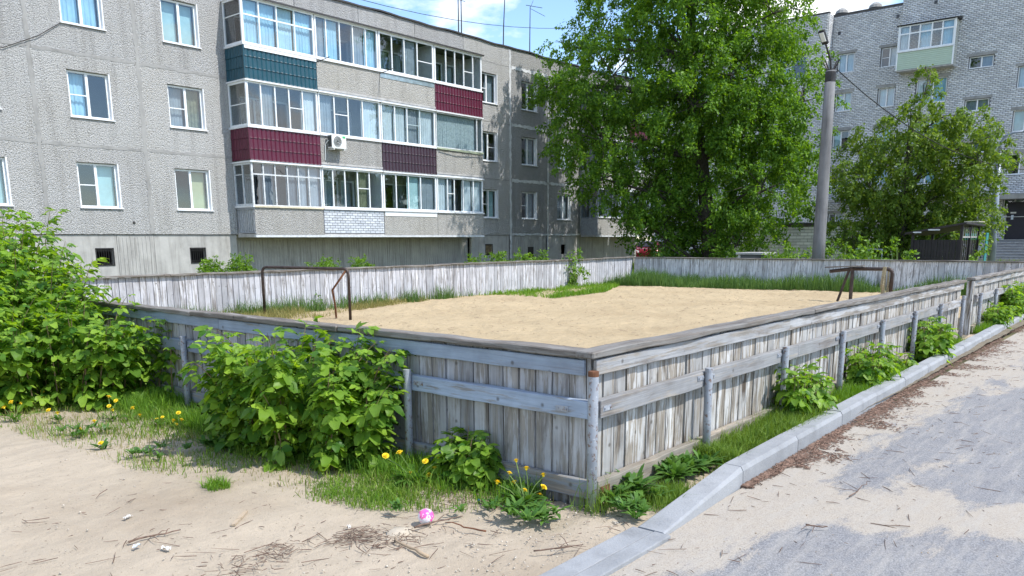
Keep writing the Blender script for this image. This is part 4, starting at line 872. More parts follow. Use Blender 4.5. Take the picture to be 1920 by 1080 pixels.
tag(MB().tube(wp, 0.017, 5).build('overhead_wire', 'black_metal', None, loc=wp[0]), 'black wire sagging from the concrete lamp pole into the right-hand tree', 'wire')
# slimmer steel lamp post
q0 = at(1860, 488, 40); q0[2] = 0; l2 = thing('lamp_post', tuple(q0), 'slim grey steel lamp post with a curved arm beside the entrance steps', 'lamp post')
q1 = Vector((q0[0], onX(1871, 300, q0[0])[1], 5.1)); q0v = Vector(q0)
MB().tube([q0v, q0v.lerp(q1, .5), q1], [0.165, 0.145, 0.12], 14).build('shaft', 'steel_blue', l2, True)
MB().tube([q1, q1+Vector((0, -0.03, 0.35)), q1+Vector((0, -0.15, 0.6)), q1+Vector((0, -0.45, 0.72)), q1+Vector((0, -0.85, 0.75))], [0.06, 0.055, 0.05, 0.045, 0.04], 8).build('curved_arm', 'steel_blue', l2, True)
MB().beam(q1+Vector((0, -0.8, 0.74)), q1+Vector((0, -1.2, 0.76)), 0.16, 0.08).build('lamp_head', 'steel_blue', l2, bevel=0.02)
# waste shed
sx = 25.6; ya = onX(1712, 470, sx)[1]; yb = onX(1797, 470, sx)[1]; xe = sx+2.7
sh = thing('waste_shed', (sx, (ya+yb)/2, 0), 'dark brown metal waste shed with a sloping roof and ribbed sheet walls', 'shed')
n = 15
for i in range(n):
    a = yb+(ya-yb)*i/n; b_ = yb+(ya-yb)*(i+1)/n; MB().box(sx-(0.02 if i % 2 else 0.0), sx+0.03, a+0.004, b_-0.004, 0.02, 1.52).build('wall_sheet', 'shed_brown', sh)
for (x, y, h) in ((sx, ya+.04, 1.72), (sx, yb-.04, 2.0), (xe, yb-.04, 1.95), (xe, ya+.04, 1.7), (sx+1.3, yb-.04, 1.97)): MB().box(x-.04, x+.04, y-.04, y+.04, 0, h).build('corner_post', 'shed_brown', sh)
m = MB(); m.add([(sx-.25, ya+.25, 1.70), (sx-.25, yb-.2, 2.02), (xe+.2, yb-.2, 1.98), (xe+.2, ya+.25, 1.66), (sx-.25, ya+.25, 1.76), (sx-.25, yb-.2, 2.08), (xe+.2, yb-.2, 2.04), (xe+.2, ya+.25, 1.72)], [(0, 1, 2, 3), (7, 6, 5, 4), (0, 4, 5, 1), (1, 5, 6, 2), (2, 6, 7, 3), (3, 7, 4, 0)]); m.build('roof', 'shed_brown', sh)
for i in range(9):
    x = sx+0.1+i*0.31
    MB().box(x, x+(0.17 if i > 3 else 0.14), yb-0.03, yb-0.01, 0.05, 1.5).build('wall_sheet', 'shed_brown', sh)
    if i > 1: MB().box(x+0.02, x+0.16, yb-0.02, yb-0.005, 1.52, 1.72).build('teal_strip', 'teal_panel', sh)
    MB().box(x+.18, x+.21, yb-0.05, yb-0.03, 1.62, 1.92).build('slat', 'joint', sh)
MB().box(sx+.05, sx+2.4, yb-0.07, yb-0.05, 1.58, 1.63).build('rail', 'joint', sh); MB().box(xe+.03, xe+.4, yb-.3, yb-.27, 0, 1.75).build('teal_strip', 'teal_panel', sh)
for i in range(5): MB().box(sx+1.5+i*.2, sx+1.6+i*.2, yb-.25, yb+.2, 2.10, 2.13).build('roof_batten', 'old_yellow', sh)
for i, (a, l_) in enumerate(((0.55, .35), (1.1, .25))): MB().box(sx-.262, sx-.252, yb+a, yb+a+l_, 1.9-a*.14, 1.94-a*.14).build('pale_strip', 'old_white', sh)
# red car, slatted bench, hatch, pipe rail
c0 = at(1216, 478, 57); c0[2] = 0
car = thing('parked_car', tuple(c0), 'dark red hatchback parked past the end of the panel building', 'car')
dirc = Vector((math.cos(0.42), math.sin(0.42), 0)); sd = Vector((-dirc.y, dirc.x, 0))
def cp(a, s, z): return tuple(Vector(c0)+dirc*a+sd*s+Vector((0, 0, z)))
prof = [(-1.85, .35), (-1.92, .7), (-1.75, .92), (-1.45, 1.0), (-1.05, 1.02), (-0.45, 1.42), (0.9, 1.46), (1.55, 1.15), (1.8, 0.95), (1.85, .4)]
m = MB(); nP = len(prof); hw = [.74, .80, .82, .82, .82, .62, .62, .78, .82, .78]
m.add([cp(a, -h, z) for (a, z), h in zip(prof, hw)]+[cp(a, h, z) for (a, z), h in zip(prof, hw)], [tuple(range(nP-1, -1, -1)), tuple(range(nP, 2*nP))]+[(i, (i+1) % nP, nP+(i+1) % nP, nP+i) for i in range(nP)]); m.build('body', 'car_red', car, bevel=0.05)
m = MB(); m.add([cp(-1.02, -.70, 1.06), cp(-1.02, .70, 1.06), cp(-.5, .58, 1.40), cp(-.5, -.58, 1.40)], [(0, 1, 2, 3)]); m.v = [(v[0]-.02*dirc.x, v[1]-.02*dirc.y, v[2]+.02) for v in m.v]; m.build('windscreen', 'door_dark', car)
for s in (-1, 1):
    m = MB(); m.add([cp(-.85, s*.80, 1.03), cp(1.3, s*.80, 1.05), cp(.85, s*.655, 1.40), cp(-.4, s*.655, 1.38)], [(0, 1, 2, 3)]); m.build('side_window', 'door_dark', car)
    for a in (-1.2, 1.2):
        wv = MB().tube([cp(a, s*.62, .31), cp(a, s*.84, .31)], .31, 16).build('wheel', 'tyre', car); MB().tube([cp(a, s*.845, .31), cp(a, s*.85, .31)], .19, 12).build('rim', 'zinc', wv)
    m = MB(); m.add([cp(-1.93, s*.45, .68), cp(-1.88, s*.78, .68), cp(-1.80, s*.78, .84), cp(-1.85, s*.45, .84)], [(0, 1, 2, 3)]); m.build('headlight', 'plastic_white', car)
g0 = at(1247, 478, 52); g0[2] = 0
bn = thing('slatted_rail', tuple(g0), 'pale green slatted low fence beside the red car under the big tree', 'fence')
for k in range(4): MB().beam(Vector(g0)+Vector((-.1, 1.0, .35+.2*k)), Vector(g0)+Vector((.1, -1.2, .35+.2*k)), .05, .10).build('slat', 'bench_green', bn)
for s in (.9, -1.1): MB().beam(Vector(g0)+Vector((.08, s, 0)), Vector(g0)+Vector((.08, s, 1.05)), .07, .07, (1, 0, 0)).build('post', 'bench_green', bn)
h0 = at(1416, 480, 32); hx, hy = h0[0], h0[1]
hh = thing('concrete_hatch', (hx, hy, 0), 'low dark hatch with a pale concrete slab top just behind the far fence', 'hatch')
MB().box(hx-.3, hx+.8, hy-.55, hy+.55, 0, .98).build('body', 'room', hh); MB().box(hx-.38, hx+.9, hy-.45, hy+.62, .99, 1.07).build('slab_top', 'slab', hh, bevel=0.01); MB().box(hx-.33, hx-.26, hy+.45, hy+.55, 0, .985).build('jamb', 'slab', hh)
r0 = at(1605, 468, 36); r1 = at(1655, 470, 36)
pr_ = thing('pipe_rail', (r0[0], r0[1], 0), 'low thin grey pipe rail among the shrubs under the right-hand tree', 'rail')
MB().tube([(r0[0], r0[1], 1.15), (r1[0], r1[1], 1.12)], .03, 6).build('top_pipe', 'steel_blue', pr_)
for t in (0.02, .5, .98): p = Vector(r0).lerp(Vector(r1), t); MB().tube([(p.x, p.y, 0), (p.x, p.y, 1.12)], .025, 6).build('upright', 'steel_blue', pr_)

# ------------------------------------------------------------------ goals on the field
def bend(a, c, b_, r, n=5):
    a, c, b_ = Vector(a), Vector(c), Vector(b_); p = c+(a-c).normalized()*r; q = c+(b_-c).normalized()*r
    return [a]+[p*(1-t)**2+c*2*t*(1-t)+q*t*t for t in np.linspace(0, 1, n)]+[b_]
g1 = thing('goal_frame', (6.1, 11.3, 0), 'bent rusty brown goal frame at the left end of the field', 'goal', 'goal frames on the sand field')
A, B = Vector((5.78, 12.42, 0)), Vector((6.42, 10.33, 0)); up = Vector((0, 0, 1.05))
MB().tube(bend(A, A+up, A+up*1.0+(B-A)*.5, .13)[:-1]+bend(A+up+(B-A)*.5, B+up*.985, B, .13)[1:], 0.030, 10).build('hoop', 'goal_metal', g1, True)
MB().tube([B+up*.97+(A-B)*.02, Vector((6.30, 10.72, 0.6)), Vector((6.45, 10.85, 0.28)), Vector((6.50, 10.9, 0))], 0.022, 8).build('brace', 'rust', g1, True)
g2 = thing('goal_frame', (18.3, 3.5, 0), 'dark goal frame near the far right corner with a plank on its bar', 'goal', 'goal frames on the sand field')
A = ground(1594, 566); A[2] = 0; A = Vector(A); B = Vector(onX(1674, 500, A.x)); B.z = 0; hz = onX(1600, 504, A.x)[2]
E_ = Vector(onX(1554, 509, A.x)); 
MB().tube(bend(A+Vector((0, 0, hz)), Vector((B.x, B.y, hz+0.01)), B, .12), 0.045, 10).build('hoop', 'goal_metal', g2, True); MB().tube([A, A+Vector((0, 0, hz))], 0.045, 10).build('post', 'goal_metal', g2)
MB().tube([A+Vector((0, 0, hz)), Vector((A.x+.1, E_.y, E_.z))], 0.045, 10).build('back_bar', 'goal_metal', g2)
MB().tube([A+Vector((0.02, 0.08, hz)), A+Vector((0.0, .32, 0))], 0.032, 8).build('brace', 'goal_metal', g2)
MB().beam(Vector((A.x+.05, E_.y+.1, hz+.055-.03)), Vector((A.x-.02, A.y-.28, hz+.075)), .14, .03).build('plank', 'cap_y', g2)
rp_ = thing('rope_bundle', (A.x, B.y+.35, 0), 'frayed beige rope bundle hanging from the right goal bar', 'rope'); yq = onX(1661, 520, A.x)[1]
for k in range(7):
    a = random.uniform(-.06, .06); MB().tube([(A.x+random.uniform(-.05, .05), yq+a, hz+.06), (A.x+random.uniform(-.08, .08), yq+a*1.4, hz*.55), (A.x+random.uniform(-.08, .08), yq+a*1.2, 0.12)], [.018, .026, .016], 6).build('strand', 'rope', rp_)

# ------------------------------------------------------------------ vegetation
def unit(a): return a/np.maximum(np.linalg.norm(a, axis=-1, keepdims=True), 1e-9)
def kites(P, Fd, Nn, size, wid=0.5):
    """kite-shaped leaves, slightly folded: P points, Fd forward, Nn rough normal"""
    Fd = unit(Fd); Rr = unit(np.cross(Fd, Nn)); Nn = np.cross(Rr, Fd); s = np.asarray(size)[:, None]
    a = P; b_ = P+Fd*s*.42+Rr*s*wid*.5+Nn*s*.10; c = P+Fd*s-Nn*s*.06; d = P+Fd*s*.42-Rr*s*wid*.5+Nn*s*.10
    v = np.stack([a, b_, c, d], 1).reshape(-1, 3); k = np.arange(len(P))*4
    return v, np.concatenate([np.stack([k, k+1, k+2], 1), np.stack([k, k+2, k+3], 1)])
def leaf_part(name, parent, v, f, mat, stuff=True):
    base = np.array(WLOC[parent.name]); o = bpy.data.objects.new(name, mesh_np(name, v-base, f, mat)); link(o, parent); WLOC[o.name] = WLOC[parent.name]
    if stuff: o['kind'] = 'stuff'
    return o
def crown_leaves(blobs, per_m2, leaf, spray_len, nleaf, droop=0.35):
    Vs = []; Fs = []; off = 0; tips = []
    for c, r in blobs:
        c = np.array(c); r = np.array(r); area = 4*math.pi*((r[0]*r[1]+r[1]*r[2]+r[0]*r[2])/3); ns = max(5, int(area*per_m2))
        d = unit(rng.normal(size=(ns, 3))); rad = rng.uniform(0.35, 1.0, (ns, 1))**0.5*rng.uniform(0.82, 1.12, (ns, 1))
        S = c+d*r*rad; D = unit(d*np.array([1, 1, .7])+rng.normal(0, .55, (ns, 3))+np.array([0, 0, -droop]))
        tips.append((c, S[:: max(1, ns//7)]))
        n = ns*nleaf; si = np.repeat(np.arange(ns), nleaf); t = rng.uniform(0, 1, (n, 1))**0.8; sl = rng.uniform(.6, 1.25, (ns, 1))[si]*spray_len
        P = S[si]+D[si]*sl*t+rng.normal(0, spray_len*.16, (n, 3))*(1.1-.5*t); P[:, 2] -= (t[:, 0]**2)*spray_len*.25
        Fd = D[si]*.5+rng.normal(0, .7, (n, 3))+np.array([0, 0, -.45]); Nn = rng.normal(0, .55, (n, 3))+np.array([0, 0, 1.0])+D[si]*.3
        v, f = kites(P, Fd, Nn, rng.uniform(.7, 1.3, n)*leaf, .55); Vs.append(v); Fs.append(f+off); off += len(v)
    return np.concatenate(Vs), np.concatenate(Fs), tips
def tree(name, label, base, trunk, trad, blobs, per_m2, leaf, mat, spray=0.8, nleaf=26, group=None, lf=1.0):
    t = thing(name, base, label, 'tree', group)
    m = MB(); m.tube(trunk, trad, 12); m.build('trunk', 'bark', t, True)
    v, f, tips = crown_leaves(blobs, per_m2, leaf, spray, nleaf); 
    lm = MB(); tv = [Vector(p) for p in trunk]
    for c, S in tips:
        cz = Vector(c); cand = [p for p in tv if p.z < cz.z+0.3] or tv[:1]; s0 = min(cand, key=lambda p: (p-cz).length+max(0, p.z-cz.z+1.0)*2)
        mid = s0.lerp(cz, .5)+Vector((random.uniform(-.4, .4), random.uniform(-.4, .4), random.uniform(0, .5))); L_ = (cz-s0).length
        r0 = (0.035+0.018*L_)*lf; lm.tube([s0, mid, cz], [r0, r0*.65, r0*.35], 7, False)
        for p in S: pv = Vector(p); lm.tube([cz, cz.lerp(pv, .55)+Vector((0, 0, .12)), pv], [r0*.33, r0*.2, .008], 4, False)
    lm.build('limbs', 'bark', t, True)
    leaf_part('crown', t, v, f, mat)
    return t
def blob_px(lst, d, spread, flat=0.85):
    out = []; r = random.Random(int(d*7))
    for (px, py, rp_) in lst:
        dd = d+r.uniform(-spread, spread); c = at(px, py, dd); R_ = rp_*dd/FPX*1.02
        if c[2]-R_*flat < 0.15: c[2] = 0.15+R_*flat
        out.append((tuple(c), (R_, R_, R_*flat)))
    return out
T1 = [(1180, 25, 85), (1275, 20, 95), (1375, 5, 100), (1450, 25, 60), (1125, 65, 50), (1062, 88, 28), (1045, 150, 42), (1090, 185, 60), (1022, 165, 22), (1150, 140, 85), (1255, 135, 95), (1370, 140, 105), (1465, 130, 62),
      (1085, 250, 55), (1130, 265, 75), (1225, 265, 95), (1340, 265, 110), (1445, 255, 80), (1508, 190, 34), (1500, 260, 42), (1130, 335, 48), (1215, 350, 80), (1325, 370, 100), (1430, 350, 88), (1490, 330, 46), (1240, 425, 62), (1335, 430, 85), (1395, 415, 48), (1190, 400, 40), (1290, 455, 40), (1380, 462, 40), (1245, 458, 26),
      (1245, -85, 105), (1365, -105, 110), (1310, -195, 80), (1445, -70, 70), (1150, -60, 60), (1300, 200, 90), (1400, 210, 80)]
d1 = 40.5; bs = at(1335, 470, d1); bs[2] = 0
tr1 = [tuple(bs), tuple(at(1328, 420, d1)), tuple(at(1315, 300, d1)), tuple(at(1298, 190, d1)), tuple(at(1293, 110, d1)), tuple(at(1300, -20, d1)), tuple(at(1310, -120, d1))]
tree('maple_tree', 'biggest tree, broad bright green maple covering the corner between the two apartment buildings', tuple(bs), tr1, [.42, .36, .31, .27, .22, .15, .08], blob_px(T1, d1, 3.2), 1.5, 0.165, 'leaf_tree', 0.85, 66, lf=.8)
T2 = [(1690, 425, 75), (1635, 395, 60), (1750, 400, 70), (1800, 350, 58), (1622, 335, 48), (1695, 325, 80), (1785, 285, 52), (1835, 305, 40), (1650, 268, 40), (1720, 255, 52), (1760, 240, 30), (1822, 235, 30), (1872, 250, 15), (1882, 285, 16), (1745, 165, 9), (1728, 195, 14), (1800, 215, 18), (1608, 285, 24), (1600, 345, 24), (1598, 440, 36), (1660, 455, 48), (1755, 440, 40), (1830, 400, 34), (1735, 130, 6), (1700, 215, 12), (1830, 420, 22), (1700, 465, 50), (1620, 465, 34), (1790, 430, 34)]
d2 = 38.0; bs2 = at(1690, 480, d2); bs2[2] = 0
tr2 = [tuple(bs2), tuple(at(1692, 430, d2)), tuple(at(1697, 350, d2)), tuple(at(1705, 260, d2)), tuple(at(1730, 190, d2)), tuple(at(1745, 135, d2))]
tree('maple_tree', 'smaller olive-green tree with thin top shoots, right of the concrete lamp pole', tuple(bs2), tr2, [.17, .15, .12, .09, .05, .02], blob_px(T2, d2, 1.6), 2.4, 0.15, 'leaf_tree_olive', 0.6, 50, lf=.5)

def leafy(name, label, cat, base, blobs, per_m2, leaf, mat, spray=0.35, nleaf=20, group=None, stems=True):
    t = thing(name, base, label, cat, group); v, f, tips = crown_leaves(blobs, per_m2, leaf, spray, nleaf, 0.15); v[:, 2] = np.maximum(v[:, 2], 0.02)
    m = MB()
    for c, S in tips:
        for p in S: pv = Vector(p); b0 = Vector((base[0]+(c[0]-base[0])*.6, base[1]+(c[1]-base[1])*.6, 0)); m.tube([b0, b0.lerp(pv, .6)+Vector((0, 0, .05)), pv], [.014, .010, .004], 4, False)
    m.build('stems', 'green_stem', t); leaf_part('foliage', t, v, f, mat); return t
def shrub_px(px, py_top, py_base, rpx, d, label, mat='leaf_shrub', leaf=.13, per=3.0, cat='shrub', name='shrub', group='shrubs behind the far fence', spray=.35):
    c = at(px, (py_top+py_base)/2, d); top = at(px, py_top, d)[2]; R_ = rpx*d/FPX; b0 = (c[0], c[1], 0.0)
    bl = [((c[0]+random.uniform(-.3, .3)*R_, c[1]+random.uniform(-.3, .3)*R_, top*q), (R_*s, R_*s, top*.36)) for q, s in ((.64, .75), (.4, .95), (.5, .85))]
    return leafy(name, label, cat, b0, bl, per, leaf, mat, spray, 18, group)
shrub_px(1478, 452, 484, 36, 31, 'yellow-green shrub at the left foot of the concrete lamp pole')
shrub_px(1575, 436, 482, 42, 30.5, 'bright leafy shrub at the right foot of the concrete lamp pole'); shrub_px(1635, 450, 484, 38, 30, 'low bright shrub left of the waste shed, next to the lamp-pole shrub'); shrub_px(1688, 452, 484, 30, 29, 'small bright shrub touching the left wall of the waste shed')
shrub_px(1455, 464, 484, 26, 31, 'low yellow-green growth behind the pale hatch'); shrub_px(1828, 418, 450, 22, 32.0, 'yellow-green shoots over the waste shed roof against the steel lamp post')
shrub_px(1508, 464, 484, 34, 30, 'low bright growth in front of the concrete lamp pole')
shrub_px(397, 480, 505, 20, 24.5, 'small green weed under the right basement grille', cat='weed', name='weed_clump', group='weeds at the building foot', leaf=.075, per=42, spray=.2); shrub_px(450, 478, 505, 21, 24.5, 'green weed tuft at the left end of the balcony row foot', cat='weed', name='weed_clump', group='weeds at the building foot', leaf=.075, per=42, spray=.2)
shrub_px(605, 486, 505, 32, 24.5, 'wide low weed under the balcony row, second from left', cat='weed', name='weed_clump', group='weeds at the building foot', leaf=.075, per=42, spray=.2); shrub_px(680, 478, 505, 21, 25, 'taller weed tuft under the middle of the balcony row', cat='weed', name='weed_clump', group='weeds at the building foot', leaf=.075, per=42, spray=.2)
for k, (px, r_, tp_) in enumerate(((895, 28, 482), (935, 30, 477), (978, 28, 475), (1012, 20, 470))):
    shrub_px(px, tp_, 500, r_, 27+k*.8, ['leftmost', 'second', 'third', 'rightmost'][k]+' of the joined weeds along the fence below the grey wall section', cat='weed', name='weed_clump', group='weeds at the building foot', leaf=.085, per=26, spray=.25)
sap = ground(1062, 535); shrub_px(1078, 463, 500, 17, 27.0, 'pale leafy sapling rising above the white fence below the grey wall', cat='sapling', name='sapling', leaf=.12, per=6, group=None)
sh_ = ground(1064, 536); s2 = ground(1098, 530); s3 = ground(570, 578)
leafy('nettle_clump', 'tall narrow dark nettle clump inside the field against the long white fence', 'weed', (sh_[0], sh_[1], 0), [((sh_[0], sh_[1], .32), (.22, .22, .34)), ((sh_[0], sh_[1], .7), (.16, .16, .22))], 22, .11, 'leaf_weed', .2, 16)
leafy('nettle_clump', 'rounded dark weed clump just right of the tall nettles in the field', 'weed', (s2[0], s2[1], 0), [((s2[0], s2[1], .28), (.36, .36, .30))], 22, .10, 'leaf_weed', .2, 16)
leafy('weed_clump', 'feathery green weed clump behind the left goal', 'weed', (s3[0], s3[1], 0), [((s3[0], s3[1]+.1, .2), (.5, .35, .26)), ((s3[0]+.35, s3[1], .28), (.28, .3, .26))], 20, .085, 'leaf_weed', .2, 16)

# raspberry leaves: three pointed leaflets on a stalk
def leaflet(o, ang, L_, W_, bend_, V, Fc):
    k = len(V); ca, sa = math.cos(ang), math.sin(ang); st = [(0, 0), (.16, .70), (.36, 1.0), (.58, .82), (.79, .38), (1, 0)]
    def put(x, y, z): V.append((o[0]+x*ca+y*sa, o[1]-x*sa+y*ca, o[2]+z))
    for s, wv in st: put(0, s*L_, -bend_*s*s*L_)
    for sg in (-1, 1):
        for i, (s, wv) in enumerate(st[1:-1]): put(sg*wv*W_/2, (s+(.03 if i % 2 else -.02))*L_, -bend_*s*s*L_+.16*wv*W_)
    for b0, fl_ in ((k+6, 0), (k+10, 1)):
        tri = [(k, k+1, b0), (k+5, k+4, b0+3)]; 
        for t in tri: Fc.append(t if fl_ else t[::-1])
        for i in range(3): q = (k+1+i, k+2+i, b0+1+i, b0+i); Fc.append(q if fl_ else q[::-1])
def rasp_mesh(k):
    V = []; Fc = []; r = random.Random(k); L_ = r.uniform(.075, .092); W_ = L_*r.uniform(.54, .66)
    leaflet((0, .05, 0), r.uniform(-.1, .1), L_, W_, r.uniform(.12, .5), V, Fc)
    leaflet((.004, .045, 0), 1.05+r.uniform(-.15, .15), L_*.82, W_*.8, r.uniform(.1, .55), V, Fc); leaflet((-.004, .045, 0), -1.05+r.uniform(-.15, .15), L_*.82, W_*.8, r.uniform(.1, .55), V, Fc)
    if k % 2: leaflet((.003, .022, 0), 1.35, L_*.62, W_*.6, .35, V, Fc); leaflet((-.003, .022, 0), -1.35, L_*.62, W_*.6, .35, V, Fc)
    a = len(V); V += [(-.0018, -.01, 0), (.0018, -.01, 0), (.0015, .05, 0), (-.0015, .05, 0)]; Fc.append((a, a+1, a+2, a+3))
    me = bpy.data.meshes.new('leaf'); me.from_pydata(V, [], Fc); me.polygons.foreach_set('use_smooth', [True]*len(me.polygons)); me.materials.append(MAT['leaf_rasp'])
    tr = []
    for q in Fc: tr += [q] if len(q) == 3 else [(q[0], q[1], q[2]), (q[0], q[2], q[3])]
    return me, np.array(V), np.array(tr)
RASP = [rasp_mesh(k) for k in range(6)]
def rasp_bush(label, base, footprint, hfun, ncane, spacing=0.075, scale=1.0, arch=0.28, limit=300, group='raspberry bushes by the fence', start=.12, ctr=None, leafscale=1.0):
    t = thing('raspberry_bush', base, label, 'bush', group); mats = []; m = MB(); r = random.Random(int(base[0]*100+base[1]*37)+5); ctr = ctr or base
    for c in range(ncane):
        x, y = footprint(r); h = hfun(x, y)*r.uniform(.62, 1.06); out_ = Vector((x-ctr[0], y-ctr[1], 0)); out_ = out_.normalized() if out_.length > .01 else Vector((1, 0, 0))
        out_ = (out_+Vector((r.uniform(-.7, .7), r.uniform(-.7, .7), 0))).normalized(); ar = arch*r.uniform(.3, 1.3)*min(1, h)
        p0 = Vector((x, y, 0)); pts = [p0+Vector((0, 0, h*tt))+out_*(ar*tt*tt)-Vector((0, 0, h*.10*tt**4)) for tt in (0, .25, .5, .75, .9, 1)]
        m.tube(pts, [.0065*scale, .006*scale, .005*scale, .004*scale, .003, .0015], 4, False)
        n = max(3, int(h/(spacing*r.uniform(.8, 1.2)))); az = r.uniform(0, 6.28)
        for i in range(n):
            tt = start+(1-start)*(i+.5)/n; k = tt*5; 
            seg = [0, .25, .5, .75, .9, 1]; j = max(q for q in range(5) if seg[q] <= tt); p = pts[j].lerp(pts[j+1], (tt-seg[j])/(seg[j+1]-seg[j]))
            for _ in range(1 if tt < .55 else 2 if i % 2 else 1):
                az += 2.4+r.uniform(-.5, .5); f = Vector((math.cos(az), math.sin(az), r.uniform(-.95, .05)-(.1 if tt < .8 else -.35)))+out_*.45; f.normalize()
                nn = Vector((f.x*r.uniform(.2, 1.1), f.y*r.uniform(.2, 1.1), .75))+Vector((r.uniform(-.3, .3), r.uniform(-.3, .3), 0)); rt = f.cross(nn).normalized(); nn = rt.cross(f)
                s = scale*leafscale*r.uniform(.5, 1.22)*(1.0 if tt < .85 else .75); q = p+f*(.015+.03*r.random())*scale
                mats.append((Matrix(((rt.x*s, f.x*s, nn.x*s, q.x), (rt.y*s, f.y*s, nn.y*s, q.y), (rt.z*s, f.z*s, nn.z*s, q.z), (0, 0, 0, 1))), r.randrange(6)))
    m.build('canes', 'cane', t)
    cv = Vector(CAM); mats.sort(key=lambda a: (a[0].translation-cv).length)
    for mt, k in mats[:limit]: part_of('leaf', RASP[k][0], t, None, mt)
    if len(mats) > limit:
        Vs = []; Fs = []; off = 0
        for mt, k in mats[limit:]:
            A_ = np.array(mt); v = RASP[k][1] @ A_[:3, :3].T+A_[:3, 3]; Vs.append(v); Fs.append(RASP[k][2]+off); off += len(v)
        o = leaf_part('foliage', t, np.concatenate(Vs), np.concatenate(Fs), 'leaf_rasp')
    return t, len(mats)
def fp_rect(x0, x1, y0, y1): return lambda r: (r.uniform(x0, x1), r.uniform(y0, y1))
def fp_disc(cx, cy, rx, ry):
    def f(r):
        a = r.uniform(0, 6.28); q = math.sqrt(r.random()); return cx+rx*q*math.cos(a), cy+ry*q*math.sin(a)
    return f
def h_big(x, y): return 0.66+1.55*min(1, max(0, (y-4.9)/3.0))**.85*(1-.25*max(0, x)/.4)-0.30*max(0, (-1.25-x))
_, nA = rasp_bush('biggest raspberry bush, a tall bright green mass at the left edge', (-.7, 7.4, 0), (lambda r: (lambda x: (x, r.uniform(4.98-.55*x, 10.0)))(r.uniform(-1.85, -.05))), h_big, 250, .058, 1.2, .36, 300, ctr=(-.4, 8.4, 0), start=.04, leafscale=1.4)
def h_mid(x, y): return 1.14-.45*abs(y-2.35)/1.1-.12*abs(x+.35)
_, nB = rasp_bush('wide raspberry bush leaning on the shaded fence in the middle foreground', (-.38, 2.6, 0), fp_disc(-.38, 2.52, .33, .86), h_mid, 82, .048, 1.05, .30, start=.05, leafscale=1.45)
rasp_bush('small low raspberry plant at the foot of the shaded fence near the corner', (-.12, .95, 0), fp_disc(-.13, .92, .09, .15), lambda x, y: .40, 14, .035, 1.0, .16, start=.2, leafscale=1.35)
for lb, x, y, rx, ry, h, n, s in (('raspberry bush hugging the third kerbside post from the corner', 3.02, -.2, .28, .10, .56, 26, 1.0), ('raspberry bush between the fourth and fifth kerbside posts', 4.95, -.17, .38, .12, .52, 28, 1.05), ('tiny raspberry shoots between two kerbside raspberry bushes', 6.35, -.14, .18, .08, .3, 8, 1.0),
                                 ('raspberry bush at the post before the fence gap', 7.5, -.2, .34, .12, .60, 28, 1.1), ('raspberry bush just past the fence gap', 12.5, -.18, .45, .10, .46, 22, 1.15), ('farthest kerbside raspberry bush at the right edge', 14.4, -.17, .7, .12, .78, 34, 1.2), ('dark raspberry bush behind the farthest kerbside one', 16.2, -.16, .6, .1, .7, 22, 1.2)):
    rasp_bush(lb, (x, y, 0), fp_disc(x, y, rx, ry), lambda a, b_, h=h: h, int(n*1.2), .05, s, .16, 300, start=.05, leafscale=1.25)

# broad-leaved weeds: strap leaves in rosettes
def strap(p, d, up_, L_, W_, n=4, curl=.5):
    V = []; rt = unit(np.cross(d, up_)[None])[0]
    prof = [.35, .8, 1.0, .75, 0][:n+1] if n == 4 else [.4, 1, .8, 0]
    for i in range(n+1):
        s = i/n; q = p+d*L_*s+up_*(L_*(.55*s-curl*s*s)); V += [q-rt*W_*prof[i]/2, q+rt*W_*prof[i]/2]
    return V, [(2*i, 2*i+1, 2*i+3, 2*i+2) for i in range(n)]
def rosette(parent, name, c, n, L_, W_, mat, r, rise=.6, tooth=False):
    V = []; Fc = []
    for i in range(n):
        a = r.uniform(0, 6.28); el = r.uniform(.15, rise); d = np.array([math.cos(a)*math.cos(el), math.sin(a)*math.cos(el), math.sin(el)*.4]); ll = L_*r.uniform(.6, 1.15)
        v, f = strap(np.array(c)+np.array([r.uniform(-.02, .02), r.uniform(-.02, .02), .005]), d, np.array([0, 0, 1.0]), ll, W_*r.uniform(.8, 1.2), 4, r.uniform(.25, .65)); k = len(V); V += v; Fc += [tuple(q+k for q in g) for g in f]
    base = np.array(WLOC[parent.name]); me = mesh_np(name, np.array(V)-base, np.array(Fc), mat, True); o = bpy.data.objects.new(name, me); link(o, parent); WLOC[o.name] = WLOC[parent.name]; o['kind'] = 'stuff'; return o
def flower_mesh():
    m = MB(); V = []; n = 14
    for ring, (rad, z0, z1, ln) in enumerate(((.006, .004, .010, .017), (.003, .008, .017, .011), (0, .010, .020, .006))):
        for i in range(n if ring < 2 else 7):
            a = 6.283*i/(n if ring < 2 else 7)+ring*.2; w_ = .0045
            ca, sa = math.cos(a), math.sin(a); m.add([(rad*ca-w_*sa*.4, rad*sa+w_*ca*.4, z0), (rad*ca+w_*sa*.4, rad*sa-w_*ca*.4, z0), ((rad+ln)*ca+w_*sa, (rad+ln)*sa-w_*ca, z1), ((rad+ln)*ca-w_*sa, (rad+ln)*sa+w_*ca, z1)], [(0, 1, 2, 3)])
    m.lathe((0, 0, -.008), [(.002, 0), (.008, .004), (.008, .013)], 8)
    return m.mesh('flower_head', 'dandelion')
FLW = flower_mesh()
